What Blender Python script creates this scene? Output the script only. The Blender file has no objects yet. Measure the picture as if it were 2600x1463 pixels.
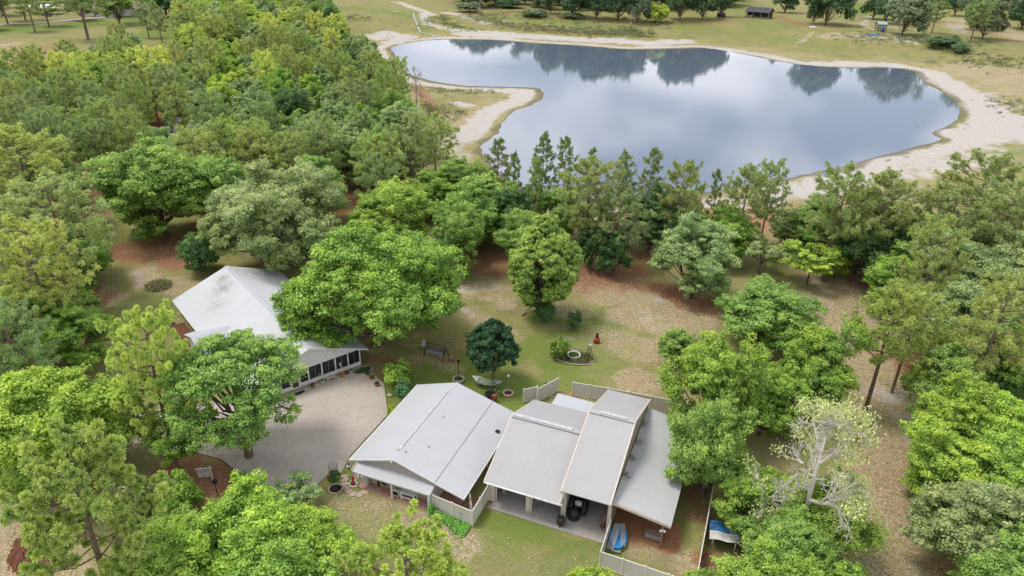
import bpy, math, random
import numpy as np
from mathutils import Vector, Matrix

# ---------------------------------------------------------------- camera, sky, sun, exposure
scene = bpy.context.scene
col = scene.collection
CAM_H = 48.0
FOC = 1791.0                       # focal length in pixels of the 2600 px wide photograph
PITCH = math.radians(27.1)
ROLL = math.radians(1.16)
cR, sR = math.cos(ROLL), math.sin(ROLL)

cam_data = bpy.data.cameras.new("camera")
cam = bpy.data.objects.new("camera", cam_data)
col.objects.link(cam)
scene.camera = cam
cam_data.sensor_width = 36.0
cam_data.lens = 36.0 * FOC / 2600.0
cam_data.clip_start = 0.5
cam_data.clip_end = 9000.0
F_ = Vector((0, math.cos(PITCH), -math.sin(PITCH)))
R0 = Vector((1, 0, 0))
U0 = Vector((0, math.sin(PITCH), math.cos(PITCH)))
Rv = R0 * cR + U0 * sR
Uv = -R0 * sR + U0 * cR
m3 = Matrix((Rv, Uv, -F_)).transposed()
cam.matrix_world = Matrix.Translation((0, 0, CAM_H)) @ m3.to_4x4()

SUN_ELEV, SUN_AZ = math.radians(66), math.radians(-78)     # azimuth from +Y, clockwise
world = bpy.data.worlds.new("World")
scene.world = world
world.use_nodes = True
wn, wl = world.node_tree.nodes, world.node_tree.links
wn.clear()
wo = wn.new('ShaderNodeOutputWorld'); bg = wn.new('ShaderNodeBackground')
sky = wn.new('ShaderNodeTexSky'); sky.sky_type = 'NISHITA'; sky.sun_disc = False
sky.sun_elevation = SUN_ELEV; sky.sun_rotation = SUN_AZ
sky.altitude = 50; sky.air_density = 1.0; sky.dust_density = 2.0; sky.ozone_density = 1.5
bg.inputs['Strength'].default_value = 0.10
tc = wn.new('ShaderNodeTexCoord'); sp = wn.new('ShaderNodeSeparateXYZ')
wl.new(tc.outputs['Generated'], sp.inputs[0])
mx = wn.new('ShaderNodeMath'); mx.operation = 'MAXIMUM'; mx.inputs[1].default_value = 0.0
wl.new(sp.outputs['Z'], mx.inputs[0])
ad = wn.new('ShaderNodeMath'); ad.operation = 'ADD'; ad.inputs[1].default_value = 0.22
wl.new(mx.outputs[0], ad.inputs[0])
dx = wn.new('ShaderNodeMath'); dx.operation = 'DIVIDE'; dy = wn.new('ShaderNodeMath'); dy.operation = 'DIVIDE'
wl.new(sp.outputs['X'], dx.inputs[0]); wl.new(ad.outputs[0], dx.inputs[1])
wl.new(sp.outputs['Y'], dy.inputs[0]); wl.new(ad.outputs[0], dy.inputs[1])
cb = wn.new('ShaderNodeCombineXYZ'); wl.new(dx.outputs[0], cb.inputs[0]); wl.new(dy.outputs[0], cb.inputs[1])
cb.inputs[2].default_value = 3.7
cn = wn.new('ShaderNodeTexNoise'); cn.inputs['Scale'].default_value = 1.7; cn.inputs['Detail'].default_value = 5
cn.inputs['Roughness'].default_value = 0.45; cn.inputs['Distortion'].default_value = 0.3
wl.new(cb.outputs[0], cn.inputs['Vector'])
cr = wn.new('ShaderNodeValToRGB'); cr.color_ramp.elements[0].position = 0.42; cr.color_ramp.elements[1].position = 0.58
wl.new(cn.outputs['Fac'], cr.inputs[0])
cm = wn.new('ShaderNodeMix'); cm.data_type = 'RGBA'
cs = wn.new('ShaderNodeMath'); cs.operation = 'MULTIPLY_ADD'; cs.inputs[1].default_value = 0.70; cs.inputs[2].default_value = 0.22
wl.new(cr.outputs[0], cs.inputs[0])
wl.new(cs.outputs[0], cm.inputs[0])
wl.new(sky.outputs[0], cm.inputs[6])
cm.inputs[7].default_value = (11.5, 11.4, 11.9, 1)
wl.new(cm.outputs[2], bg.inputs['Color']); wl.new(bg.outputs[0], wo.inputs['Surface'])

sd = bpy.data.lights.new("sun", 'SUN'); sd.energy = 1.6; sd.angle = math.radians(18); sd.color = (1.0, 0.955, 0.88)
sun = bpy.data.objects.new("sun", sd); col.objects.link(sun)
sdir = Vector((math.sin(SUN_AZ) * math.cos(SUN_ELEV), math.cos(SUN_AZ) * math.cos(SUN_ELEV), math.sin(SUN_ELEV)))
sun.rotation_euler = sdir.to_track_quat('Z', 'Y').to_euler()
sun.location = (0, 0, 200)
vs = scene.view_settings
vs.view_transform = 'Standard'; vs.look = 'None'; vs.exposure = 0.46; vs.gamma = 1.0
scene.render.resolution_x = 1024; scene.render.resolution_y = 576

# ---------------------------------------------------------------- helpers
def W(px, py, z=None):
    """Where the view ray through photograph point (px, py) meets height z (or the terrain): used to survey real positions."""
    if z is None:
        p = W(px, py, 0.0)
        if p.y < 225: return p
        for _ in range(12): p = W(px, py, terr(p.x, p.y))
        return p
    ax, ay = px - 1300.0, py - 731.5
    X = (cR * ax + sR * ay) / FOC
    Y = -(-sR * ax + cR * ay) / FOC
    r = (X, math.cos(PITCH) + Y * math.sin(PITCH), -math.sin(PITCH) + Y * math.cos(PITCH))
    t = (z - CAM_H) / r[2]
    return Vector((r[0] * t, r[1] * t, z))

class MB:
    """Collects shapes and links them as one mesh object."""
    def __init__(s): s.v = []; s.f = []; s.sm = []
    def add(s, vs_, fs, smooth=False):
        b = len(s.v); s.v += [tuple(p) for p in vs_]
        for f in fs: s.f.append([b + i for i in f]); s.sm.append(smooth)
    def box(s, x0, x1, y0, y1, z0, z1):
        s.add([(x0,y0,z0),(x1,y0,z0),(x1,y1,z0),(x0,y1,z0),(x0,y0,z1),(x1,y0,z1),(x1,y1,z1),(x0,y1,z1)],
              [(0,3,2,1),(4,5,6,7),(0,1,5,4),(1,2,6,5),(2,3,7,6),(3,0,4,7)]); return s
    def cbox(s, c, size, rz=0.0, tilt=0.0):
        hx, hy, hz = size[0]/2, size[1]/2, size[2]/2
        M = Matrix.Translation(c) @ Matrix.Rotation(rz, 4, 'Z') @ Matrix.Rotation(tilt, 4, 'X')
        s.add([M @ Vector(p) for p in [(-hx,-hy,-hz),(hx,-hy,-hz),(hx,hy,-hz),(-hx,hy,-hz),(-hx,-hy,hz),(hx,-hy,hz),(hx,hy,hz),(-hx,hy,hz)]],
              [(0,3,2,1),(4,5,6,7),(0,1,5,4),(1,2,6,5),(2,3,7,6),(3,0,4,7)]); return s
    def tube(s, pts, rs, n=8, cap=True):
        pts = [Vector(p) for p in pts]
        if not hasattr(rs, '__len__'): rs = [rs] * len(pts)
        b = len(s.v); k = len(pts)
        for i, p in enumerate(pts):
            d = (pts[min(i+1, k-1)] - pts[max(i-1, 0)]).normalized()
            a = d.orthogonal().normalized() if abs(d.z) < .95 else Vector((1,0,0)).cross(d).normalized()
            c = d.cross(a)
            for j in range(n):
                t = 2*math.pi*j/n
                s.v.append(tuple(p + (a*math.cos(t) + c*math.sin(t)) * rs[i]))
        for i in range(k-1):
            for j in range(n):
                s.f.append([b+i*n+j, b+i*n+(j+1) % n, b+(i+1)*n+(j+1) % n, b+(i+1)*n+j]); s.sm.append(True)
        if cap:
            s.f.append([b+j for j in range(n)][::-1]); s.sm.append(False)
            s.f.append([b+(k-1)*n+j for j in range(n)]); s.sm.append(False)
        return s
    def lathe(s, prof, c=(0,0,0), n=20, sx=1.0, sy=1.0, rz=0.0):
        b = len(s.v)
        for r, z in prof:
            for j in range(n):
                t = 2*math.pi*j/n; x, y = r*math.cos(t)*sx, r*math.sin(t)*sy
                s.v.append((c[0]+x*math.cos(rz)-y*math.sin(rz), c[1]+x*math.sin(rz)+y*math.cos(rz), c[2]+z))
        for i in range(len(prof)-1):
            for j in range(n):
                s.f.append([b+i*n+j, b+i*n+(j+1) % n, b+(i+1)*n+(j+1) % n, b+(i+1)*n+j]); s.sm.append(True)
        if prof[0][0] > 1e-4: s.f.append([b+j for j in range(n)][::-1]); s.sm.append(False)
        if prof[-1][0] > 1e-4: s.f.append([b+(len(prof)-1)*n+j for j in range(n)]); s.sm.append(False)
        return s
    def prism(s, poly, z0, z1):
        n = len(poly)
        s.add([(p[0],p[1],z0) for p in poly] + [(p[0],p[1],z1) for p in poly],
              [list(range(n))[::-1], list(range(n, 2*n))] + [[i, (i+1) % n, n+(i+1) % n, n+i] for i in range(n)]); return s
    def sheet_x(s, prof, x0, x1, th):
        """profile of (y, z), run along x, hung th below"""
        for (a, b) in zip(prof[:-1], prof[1:]):
            s.add([(x0,a[0],a[1]),(x1,a[0],a[1]),(x1,b[0],b[1]),(x0,b[0],b[1]),(x0,a[0],a[1]-th),(x1,a[0],a[1]-th),(x1,b[0],b[1]-th),(x0,b[0],b[1]-th)],
                  [(0,1,2,3),(4,7,6,5),(0,4,5,1),(1,5,6,2),(2,6,7,3),(3,7,4,0)])
        return s
    def sheet_y(s, prof, y0, y1, th):
        for (a, b) in zip(prof[:-1], prof[1:]):
            s.add([(a[0],y0,a[1]),(b[0],y0,b[1]),(b[0],y1,b[1]),(a[0],y1,a[1]),(a[0],y0,a[1]-th),(b[0],y0,b[1]-th),(b[0],y1,b[1]-th),(a[0],y1,a[1]-th)],
                  [(0,1,2,3),(4,7,6,5),(0,4,5,1),(1,5,6,2),(2,6,7,3),(3,7,4,0)])
        return s
    def wall_y(s, poly, y0, y1):
        """polygon of (x, z), thickness along y"""
        n = len(poly)
        s.add([(p[0],y0,p[1]) for p in poly] + [(p[0],y1,p[1]) for p in poly],
              [list(range(n)), list(range(n, 2*n))[::-1]] + [[i, n+i, n+(i+1) % n, (i+1) % n] for i in range(n)]); return s
    def wall_x(s, poly, x0, x1):
        n = len(poly)
        s.add([(x0,p[0],p[1]) for p in poly] + [(x1,p[0],p[1]) for p in poly],
              [list(range(n)), list(range(n, 2*n))[::-1]] + [[i, n+i, n+(i+1) % n, (i+1) % n] for i in range(n)]); return s
    def add_sl(s, x0, x1, za, zb, zc, zd, y0, y1):
        s.add([(x0,y0,za),(x1,y0,zb),(x1,y0,zd),(x0,y0,zc),(x0,y1,za),(x1,y1,zb),(x1,y1,zd),(x0,y1,zc)],
              [(0,1,2,3),(4,7,6,5),(0,4,5,1),(3,2,6,7),(0,3,7,4),(1,5,6,2)]); return s
    def build(s, name, mat, parent=None, loc=None, rz=0.0):
        me = bpy.data.meshes.new(name); me.from_pydata(s.v, [], s.f); me.update()
        me.polygons.foreach_set('use_smooth', s.sm)
        me.materials.append(mat)
        o = bpy.data.objects.new(name, me); col.objects.link(o)
        if parent: o.parent = parent
        if loc is not None: o.location = loc
        if rz: o.rotation_euler = (0, 0, rz)
        return o

def tag(o, label=None, cat=None, group=None, kind=None):
    if label: o['label'] = label
    if cat: o['category'] = cat
    if group: o['group'] = group
    if kind: o['kind'] = kind
    return o
def thing(name, label, cat, loc=(0,0,0), rz=0.0, group=None):
    o = bpy.data.objects.new(name, None); col.objects.link(o)
    o.location = loc; o.rotation_euler = (0,0,rz); o.empty_display_size = .2
    return tag(o, label, cat, group)

# frames surveyed from the photograph: barn and garage share one bearing, the house has another
AG = math.radians(21.2)
GO = Vector((-1.802, 49.077, 0)); GRZ = -AG
AH = math.radians(-39.2)
HO = Vector((-17.979, 71.900, 0)); HRZ = -AH
def G(x, y, z=0.0): return GO + Vector((x*math.cos(GRZ)-y*math.sin(GRZ), x*math.sin(GRZ)+y*math.cos(GRZ), z))
def Hh(x, y, z=0.0): return HO + Vector((x*math.cos(HRZ)-y*math.sin(HRZ), x*math.sin(HRZ)+y*math.cos(HRZ), z))

# ---------------------------------------------------------------- materials
def new_mat(name):
    m = bpy.data.materials.new(name); m.use_nodes = True
    nt = m.node_tree; b = nt.nodes['Principled BSDF']
    return m, nt, b
def noise(nt, scale, detail=4, rough=.55, coord='Object', vec=None, dist=0.0):
    n = nt.nodes.new('ShaderNodeTexNoise'); n.inputs['Scale'].default_value = scale
    n.inputs['Detail'].default_value = detail; n.inputs['Roughness'].default_value = rough; n.inputs['Distortion'].default_value = dist
    if vec is None:
        t = nt.nodes.new('ShaderNodeTexCoord'); vec = t.outputs[coord]
    nt.links.new(vec, n.inputs['Vector']); return n.outputs['Fac']
def mathn(nt, op, a, b=None, c=None):
    n = nt.nodes.new('ShaderNodeMath'); n.operation = op
    for i, v in enumerate((a, b, c)):
        if v is None: continue
        if hasattr(v, 'is_linked') or hasattr(v, 'links'): nt.links.new(v, n.inputs[i])
        else: n.inputs[i].default_value = v
    return n.outputs[0]
def ramp(nt, fac, a, b, ca=(0,0,0,1), cb_=(1,1,1,1)):
    r = nt.nodes.new('ShaderNodeValToRGB'); r.color_ramp.elements[0].position = a; r.color_ramp.elements[1].position = b
    r.color_ramp.elements[0].color = ca; r.color_ramp.elements[1].color = cb_
    nt.links.new(fac, r.inputs[0]); return r.outputs[0]
def mixc(nt, fac, a, b):
    n = nt.nodes.new('ShaderNodeMix'); n.data_type = 'RGBA'
    for k, v in ((0, fac), (6, a), (7, b)):
        if hasattr(v, 'links'): nt.links.new(v, n.inputs[k])
        elif k == 0: n.inputs[0].default_value = v
        else: n.inputs[k].default_value = (*v[:3], 1)
    return n.outputs[2]
def bump(nt, b, h, strength=.3, dist=.05):
    n = nt.nodes.new('ShaderNodeBump'); n.inputs['Strength'].default_value = strength; n.inputs['Distance'].default_value = dist
    nt.links.new(h, n.inputs['Height']); nt.links.new(n.outputs[0], b.inputs['Normal'])
def simple(name, c, rough=.6, var=.18, scale=3.0, metal=0.0, c2=None, spec=.4, bmp=0.0):
    m, nt, b = new_mat(name)
    n = noise(nt, scale, 5, .6)
    c2 = c2 or tuple(x*(1-var*1.6) for x in c)
    nt.links.new(mixc(nt, ramp(nt, n, .3, .7), c2, tuple(min(1, x*(1+var*.4)) for x in c)), b.inputs['Base Color'])
    b.inputs['Roughness'].default_value = rough; b.inputs['Metallic'].default_value = metal
    b.inputs['Specular IOR Level'].default_value = spec
    if bmp: bump(nt, b, n, bmp)
    return m
def metal_roof(name, c, axis, dirt=.0, pitch=.23, dirtc=(.16,.12,.09), spots=()):
    """standing-rib sheet metal: ribs repeat along the given local axis"""
    m, nt, b = new_mat(name)
    t = nt.nodes.new('ShaderNodeTexCoord'); s = nt.nodes.new('ShaderNodeSeparateXYZ'); nt.links.new(t.outputs['Object'], s.inputs[0])
    v = mathn(nt, 'DIVIDE', s.outputs[axis], pitch); fr = mathn(nt, 'FRACT', v)
    rib = mathn(nt, 'SUBTRACT', 1.0, ramp(nt, mathn(nt, 'ABSOLUTE', mathn(nt, 'SUBTRACT', fr, .5)), .0, .16))
    pan = mathn(nt, 'FLOOR', mathn(nt, 'DIVIDE', s.outputs[axis], pitch*4))
    wn_ = nt.nodes.new('ShaderNodeTexWhiteNoise'); wn_.noise_dimensions = '1D'; nt.links.new(pan, wn_.inputs['W'])
    base = mixc(nt, noise(nt, .35, 5, .6), tuple(x*.90 for x in c), tuple(min(1, x*1.05) for x in c))
    base = mixc(nt, mathn(nt, 'MULTIPLY', wn_.outputs[0], .07), base, (.35,.36,.36))
    base = mixc(nt, mathn(nt, 'MULTIPLY', rib, .20), base, (.33,.33,.33))
    # streaks running down the sheets
    mp = nt.nodes.new('ShaderNodeMapping'); sc = [.35,.35,.35]; sc[axis] = 9.0; mp.inputs['Scale'].default_value = sc
    nt.links.new(t.outputs['Object'], mp.inputs[0])
    st = ramp(nt, noise(nt, 1.0, 4, .6, vec=mp.outputs[0]), .52, .8)
    base = mixc(nt, mathn(nt, 'MULTIPLY', st, .16 + dirt*.2), base, dirtc)
    if dirt:
        sp_ = ramp(nt, noise(nt, 2.6, 6, .75), .61, .66)
        big = ramp(nt, noise(nt, .22, 3, .5), .48, .62)
        base = mixc(nt, mathn(nt, 'MULTIPLY', mathn(nt, 'MULTIPLY', sp_, big), dirt), base, dirtc)
    for (cx, cy, rad, amt) in spots:
        cxy = nt.nodes.new('ShaderNodeCombineXYZ'); nt.links.new(s.outputs[0], cxy.inputs[0]); nt.links.new(s.outputs[1], cxy.inputs[1])
        ds = nt.nodes.new('ShaderNodeVectorMath'); ds.operation = 'DISTANCE'; ds.inputs[1].default_value = (cx, cy, 0); nt.links.new(cxy.outputs[0], ds.inputs[0])
        near = ramp(nt, mathn(nt, 'DIVIDE', ds.outputs['Value'], rad), .0, 1.0, (1,1,1,1), (0,0,0,1))
        mp2 = nt.nodes.new('ShaderNodeMapping'); mp2.inputs['Scale'].default_value = (1.4, 4.5, 1.0); nt.links.new(t.outputs['Object'], mp2.inputs[0])
        spk = noise(nt, 1.6, 5, .8, vec=mp2.outputs[0])
        base = mixc(nt, mathn(nt, 'MULTIPLY', ramp(nt, mathn(nt, 'ADD', spk, mathn(nt, 'MULTIPLY', near, .22)), .62, .68), mathn(nt, 'MULTIPLY', near, amt)), base, dirtc)
    nt.links.new(base, b.inputs['Base Color'])
    b.inputs['Roughness'].default_value = .7; b.inputs['Specular IOR Level'].default_value = .2
    bump(nt, b, rib, .35, .02)
    return m
def siding(name, c, axis=0, pitch=.3, horizontal=False):
    m, nt, b = new_mat(name)
    t = nt.nodes.new('ShaderNodeTexCoord'); s = nt.nodes.new('ShaderNodeSeparateXYZ'); nt.links.new(t.outputs['Object'], s.inputs[0])
    src = s.outputs[2] if horizontal else mathn(nt, 'ADD', s.outputs[0], s.outputs[1])
    fr = mathn(nt, 'FRACT', mathn(nt, 'DIVIDE', src, pitch))
    ln = ramp(nt, fr, .86, .93)
    base = mixc(nt, noise(nt, .8, 5, .6), tuple(x*.86 for x in c), tuple(min(1, x*1.05) for x in c))
    base = mixc(nt, mathn(nt, 'MULTIPLY', ln, .35), base, tuple(x*.45 for x in c))
    nt.links.new(base, b.inputs['Base Color']); b.inputs['Roughness'].default_value = .6
    bump(nt, b, ln, .3, .02)
    return m
def brick(name, c1, c2, mortar, scale, w=.5, h=.25, ms=.02):
    m, nt, b = new_mat(name)
    t = nt.nodes.new('ShaderNodeTexCoord')
    n = nt.nodes.new('ShaderNodeTexBrick'); n.inputs['Scale'].default_value = scale
    n.inputs['Color1'].default_value = (*c1, 1); n.inputs['Color2'].default_value = (*c2, 1); n.inputs['Mortar'].default_value = (*mortar, 1)
    n.inputs['Brick Width'].default_value = w; n.inputs['Row Height'].default_value = h; n.inputs['Mortar Size'].default_value = ms
    nt.links.new(t.outputs['Object'], n.inputs['Vector'])
    st = ramp(nt, noise(nt, 1.1, 5, .65), .42, .62)
    nt.links.new(mixc(nt, mathn(nt, 'MULTIPLY', st, .55), n.outputs[0], mortar), b.inputs['Base Color'])
    b.inputs['Roughness'].default_value = .85
    return m

M = {}
M['roof_barn'] = metal_roof('barn sheet roof', (.50,.505,.52), 1)
M['roof_gar'] = metal_roof('garage sheet roof', (.43,.42,.415), 0, pitch=.3)
M['roof_lean'] = metal_roof('lean-to sheet roof', (.47,.47,.465), 1, dirt=.3, spots=((11.4,5,1.3,1.3),(11.4,7.5,1.3,1.3),(11.4,10,1.5,1.0),(11.4,13,1.5,1.0)))
M['roof_house'] = metal_roof('house sheet roof', (.57,.58,.595), 1, dirt=.25, spots=((-8.6,22.5,3.6,.65),(-7.8,24.8,2.4,.6),(-10.5,19.5,4,.35),(-3.0,25,4,.6)))
M['roof_ext'] = metal_roof('house wing roof', (.50,.515,.545), 0)
M['roof_porch'] = metal_roof('porch sheet roof', (.50,.505,.52), 0)
M['white'] = simple('white paint', (.78,.78,.77), .5, .12)
M['beige'] = simple('beige trim', (.66,.57,.50), .6, .1)
M['beige_wall'] = siding('beige metal siding', (.54,.465,.41), pitch=.3)
M['beige_dark'] = siding('taupe siding', (.46,.395,.35), pitch=.3)
M['vinyl'] = siding('white lap siding', (.70,.71,.72), pitch=.2, horizontal=True)
M['fence'] = siding('beige vinyl fence panel', (.66,.63,.575), pitch=.18)
M['fence_trim'] = simple('beige vinyl trim', (.76,.73,.67), .5, .08)
M['screen'] = simple('dark insect screen', (.022,.026,.032), .35, .3, .8)
M['dark_in'] = simple('dark interior', (.05,.05,.055), .8)
M['black'] = simple('black metal', (.02,.02,.022), .45)
M['rubber'] = simple('black rubber', (.028,.028,.03), .7)
M['grey'] = simple('grey metal', (.33,.34,.35), .45, .15)
M['galv'] = simple('galvanised pipe', (.55,.56,.57), .4)
M['wood'] = simple('weathered wood', (.27,.20,.15), .8, .25, 6)
M['postwood'] = simple('brown pole wood', (.20,.11,.05), .8, .25, 6)
M['redpaint'] = simple('red paint', (.45,.03,.025), .45)
M['terra'] = simple('terracotta', (.38,.13,.07), .8)
M['orange'] = simple('orange glaze', (.55,.17,.05), .6)
M['soil'] = simple('dark soil', (.07,.045,.03), .95, .4, 8)
M['mulch'] = simple('red bark mulch', (.19,.075,.035), .95, .4, 7, c2=(.06,.03,.018), bmp=.6)
M['stone'] = simple('pale edging stone', (.52,.45,.38), .85, .25, 5, bmp=.4)
M['flag'] = simple('stepping stone', (.50,.38,.31), .85, .2, 4)
M['blue'] = simple('blue vinyl', (.04,.30,.62), .4)
M['bluetarp'] = simple('blue tarp', (.03,.14,.32), .6, .4, 2)
M['canvas'] = simple('sun-bleached canvas', (.62,.62,.58), .8, .15, 2)
M['bark'] = simple('grey brown bark', (.20,.155,.12), .95, .35, 4, bmp=.5)
M['pinebark'] = simple('pine bark', (.23,.165,.125), .95, .35, 4, bmp=.5)
M['deadwood'] = simple('bleached dead wood', (.42,.37,.33), .9, .2, 4)
M['bleached'] = simple('bleached bare branches', (.68,.63,.58), .9, .12, 4)
def concrete(name, c, joints):
    m, nt, b = new_mat(name)
    t = nt.nodes.new('ShaderNodeTexCoord'); base = mixc(nt, noise(nt, .28, 6, .62), tuple(x*.80 for x in c), tuple(x*1.08 for x in c))
    base = mixc(nt, mathn(nt, 'MULTIPLY', ramp(nt, noise(nt, 1.1, 7, .75, dist=1.2), .50, .70), .38), base, tuple(x*.55 for x in c))
    base = mixc(nt, mathn(nt, 'MULTIPLY', ramp(nt, noise(nt, 14, 3, .7), .5, .8), .18), base, tuple(x*.7 for x in c))
    s = nt.nodes.new('ShaderNodeSeparateXYZ'); nt.links.new(t.outputs['Object'], s.inputs[0])
    for ax in (0, 1):
        fr = mathn(nt, 'FRACT', mathn(nt, 'DIVIDE', s.outputs[ax], joints))
        ln = mathn(nt, 'SUBTRACT', 1.0, ramp(nt, mathn(nt, 'ABSOLUTE', mathn(nt, 'SUBTRACT', fr, .5)), .0, .016))
        base = mixc(nt, mathn(nt, 'MULTIPLY', ln, .24), base, tuple(x*.35 for x in c))
    nt.links.new(base, b.inputs['Base Color']); b.inputs['Roughness'].default_value = .85
    return m
M['drive'] = concrete('driveway concrete', (.49,.43,.37), 4.2)
M['slab'] = concrete('garage slab concrete', (.40,.37,.335), 3.6)
M['patio'] = brick('red brick patio', (.42,.16,.12), (.34,.17,.13), (.42,.33,.27), 2.4, .5, .5, .015)
M['foundation'] = brick('rubble brick footing', (.40,.30,.24), (.30,.22,.18), (.45,.40,.36), 6)
def leaf_mat(name, transl=.26, rough=.5):
    m, nt, b = new_mat(name)
    oi = nt.nodes.new('ShaderNodeObjectInfo'); at = nt.nodes.new('ShaderNodeAttribute'); at.attribute_name = 'tint'
    hs = nt.nodes.new('ShaderNodeHueSaturation')
    nt.links.new(oi.outputs['Color'], hs.inputs['Color'])
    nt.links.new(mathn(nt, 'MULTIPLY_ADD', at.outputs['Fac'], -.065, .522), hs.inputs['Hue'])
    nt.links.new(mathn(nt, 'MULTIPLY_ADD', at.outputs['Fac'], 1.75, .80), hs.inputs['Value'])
    hs.inputs['Saturation'].default_value = 1.0
    nt.links.new(hs.outputs[0], b.inputs['Base Color']); b.inputs['Roughness'].default_value = rough
    b.inputs['Specular IOR Level'].default_value = .3
    tr = nt.nodes.new('ShaderNodeBsdfTranslucent'); mxs = nt.nodes.new('ShaderNodeMixShader'); mxs.inputs[0].default_value = transl
    h2 = nt.nodes.new('ShaderNodeHueSaturation'); h2.inputs['Value'].default_value = 1.5; h2.inputs['Hue'].default_value = .49
    nt.links.new(hs.outputs[0], h2.inputs['Color']); nt.links.new(h2.outputs[0], tr.inputs['Color'])
    out = nt.nodes['Material Output']
    nt.links.new(b.outputs[0], mxs.inputs[1]); nt.links.new(tr.outputs[0], mxs.inputs[2]); nt.links.new(mxs.outputs[0], out.inputs['Surface'])
    return m
M['leaf'] = leaf_mat('broad leaves')
M['needle'] = leaf_mat('pine needles', .2, .6)
# ---------------------------------------------------------------- ground, water
def smooth_poly(P, k=5):
    out = []; n = len(P)
    for i in range(n):
        p0, p1, p2, p3 = [np.array(P[(i+j-1) % n]) for j in range(4)]
        for q in range(k):
            t = q/k
            out.append(.5*((2*p1)+(-p0+p2)*t+(2*p0-5*p1+4*p2-p3)*t*t+(-p0+3*p1-3*p2+p3)*t**3))
    return np.array(out)
LAKE_SURVEY = [(993,120.5),(1045,108),(1094,102),(1178,100.6),(1269,103),(1374,111),(1479,117),(1584,125),(1680,125),(1750,123),(1790,122.5),(1840,128.6),
 (1923,145),(2007,160.7),(2112,171),(2189,173),(2276,173.5),(2322,183),(2346,209),(2399,237),(2427,262),(2437,280),(2430,304),(2399,323),(2367,340),(2390,355),
 (2294,381),(2189,409),(2119,428),(2014,451),(1909,468),(1840,482),(1750,492),(1600,505),(1450,508),(1340,482),(1265,438),(1225,388),(1224,367),(1262,339),(1274,314),
 (1304,283),(1346,267),(1374,253),(1381,241),(1370,227),(1339,222),(1252,220),(1182,218),(1112,208),(1060,196),(1032,183),(1020,165),(1004,140)]
lake = smooth_poly([W(*p, 0.0)[:2] for p in LAKE_SURVEY], 5)
_rg = np.random.RandomState(5)
lake += _rg.normal(0, .22, lake.shape)

def seg_dist(P, A, B):
    d = B - A; L = (d*d).sum() + 1e-9
    t = np.clip(((P - A) @ d) / L, 0, 1)
    return np.sqrt(((P - (A + t[:, None]*d))**2).sum(1))
def sstep(t): t = min(1.0, max(0.0, t)); return t*t*(3-2*t)
_la = lake; _lb = np.roll(lake, -1, 0); _ld = _lb-_la; _ll = (_ld**2).sum(1)+1e-9
def terr_n(P):
    """height of the land: it climbs gently behind the far shore of the pond"""
    P = np.asarray(P, float); d = np.full(len(P), 1e9)
    for i in range(len(lake)): d = np.minimum(d, seg_dist(P, _la[i], _lb[i]))
    t = np.clip((d-9)/62, 0, 1); u = np.clip((P[:,1]-225)/60, 0, 1)
    z = 5.5*t*t*(3-2*t)*u*u*(3-2*u)
    return np.where(inside(P, lake), 0, z)
def terr(x, y):
    if y < 225: return 0.0
    q = np.array([x, y]); t = np.clip(((q-_la)*_ld).sum(1)/_ll, 0, 1); d = math.sqrt((((_la+_ld*t[:,None])-q)**2).sum(1).min())
    return 5.5*sstep((d-9)/62)*sstep((y-225)/60)
def inside(P, poly):
    c = np.zeros(len(P), bool); n = len(poly)
    for i in range(n):
        x1, y1 = poly[i]; x2, y2 = poly[(i+1) % n]
        cond = ((y1 > P[:,1]) != (y2 > P[:,1]))
        xi = (x2-x1)*(P[:,1]-y1)/((y2-y1) if abs(y2-y1) > 1e-9 else 1e-9)+x1
        c ^= cond & (P[:,0] < xi)
    return c

def vnoise(P, s, seed):
    r = np.random.RandomState(seed); T = r.rand(256, 256)
    q = P/s; i = np.floor(q).astype(int); f = q-i; f = f*f*(3-2*f); i &= 255; j = (i+1) & 255
    return (T[i[:,0],i[:,1]]*(1-f[:,0])+T[j[:,0],i[:,1]]*f[:,0])*(1-f[:,1])+(T[i[:,0],j[:,1]]*(1-f[:,0])+T[j[:,0],j[:,1]]*f[:,0])*f[:,1]

tcore = np.linspace(-1.02, 1.02, 421)
tout = np.array([1.2, 1.6, 2.5, 5, 12, 30])
ts = np.concatenate([-tout[::-1], tcore, tout])
ys = [24.0]
while ys[-1] < 720: ys.append(ys[-1]*1.0068)
ys = np.array([-3000, -800, -200, -40, 5] + ys + [900, 1300, 2200, 4000, 8000])
rows, cols = len(ys), len(ts)
YY = np.repeat(ys, cols); TT = np.tile(ts, rows)
XX = TT*np.maximum(np.abs(YY), 60)*np.where(YY < 60, 1.0, 1.0)
gp = np.stack([XX, YY], 1)
core = (YY > 20) & (YY < 800) & (np.abs(TT) < 1.1)
ci = np.where(core)[0]; PC = gp[ci]
dl = np.full(len(PC), 1e9)
for i in range(len(lake)):
    dl = np.minimum(dl, seg_dist(PC, lake[i], lake[(i+1) % len(lake)]))
ins = inside(PC, lake)
zz = np.zeros(len(gp))
tz = np.zeros(len(PC)); _m = PC[:,1] > 225; tz[_m] = terr_n(PC[_m])
zc = (vnoise(PC, 7, 1)-.5)*.10 + (vnoise(PC, 1.7, 2)-.5)*.03
zc = np.where(dl < 3, zc*dl/3, zc) - .06
zc = np.where(ins, -.06 - np.minimum(dl*.16, 2.0), zc)
zz[ci] = zc+tz; zz[~core] = np.where(YY[~core] > 300, 5.44, -.06)

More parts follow.
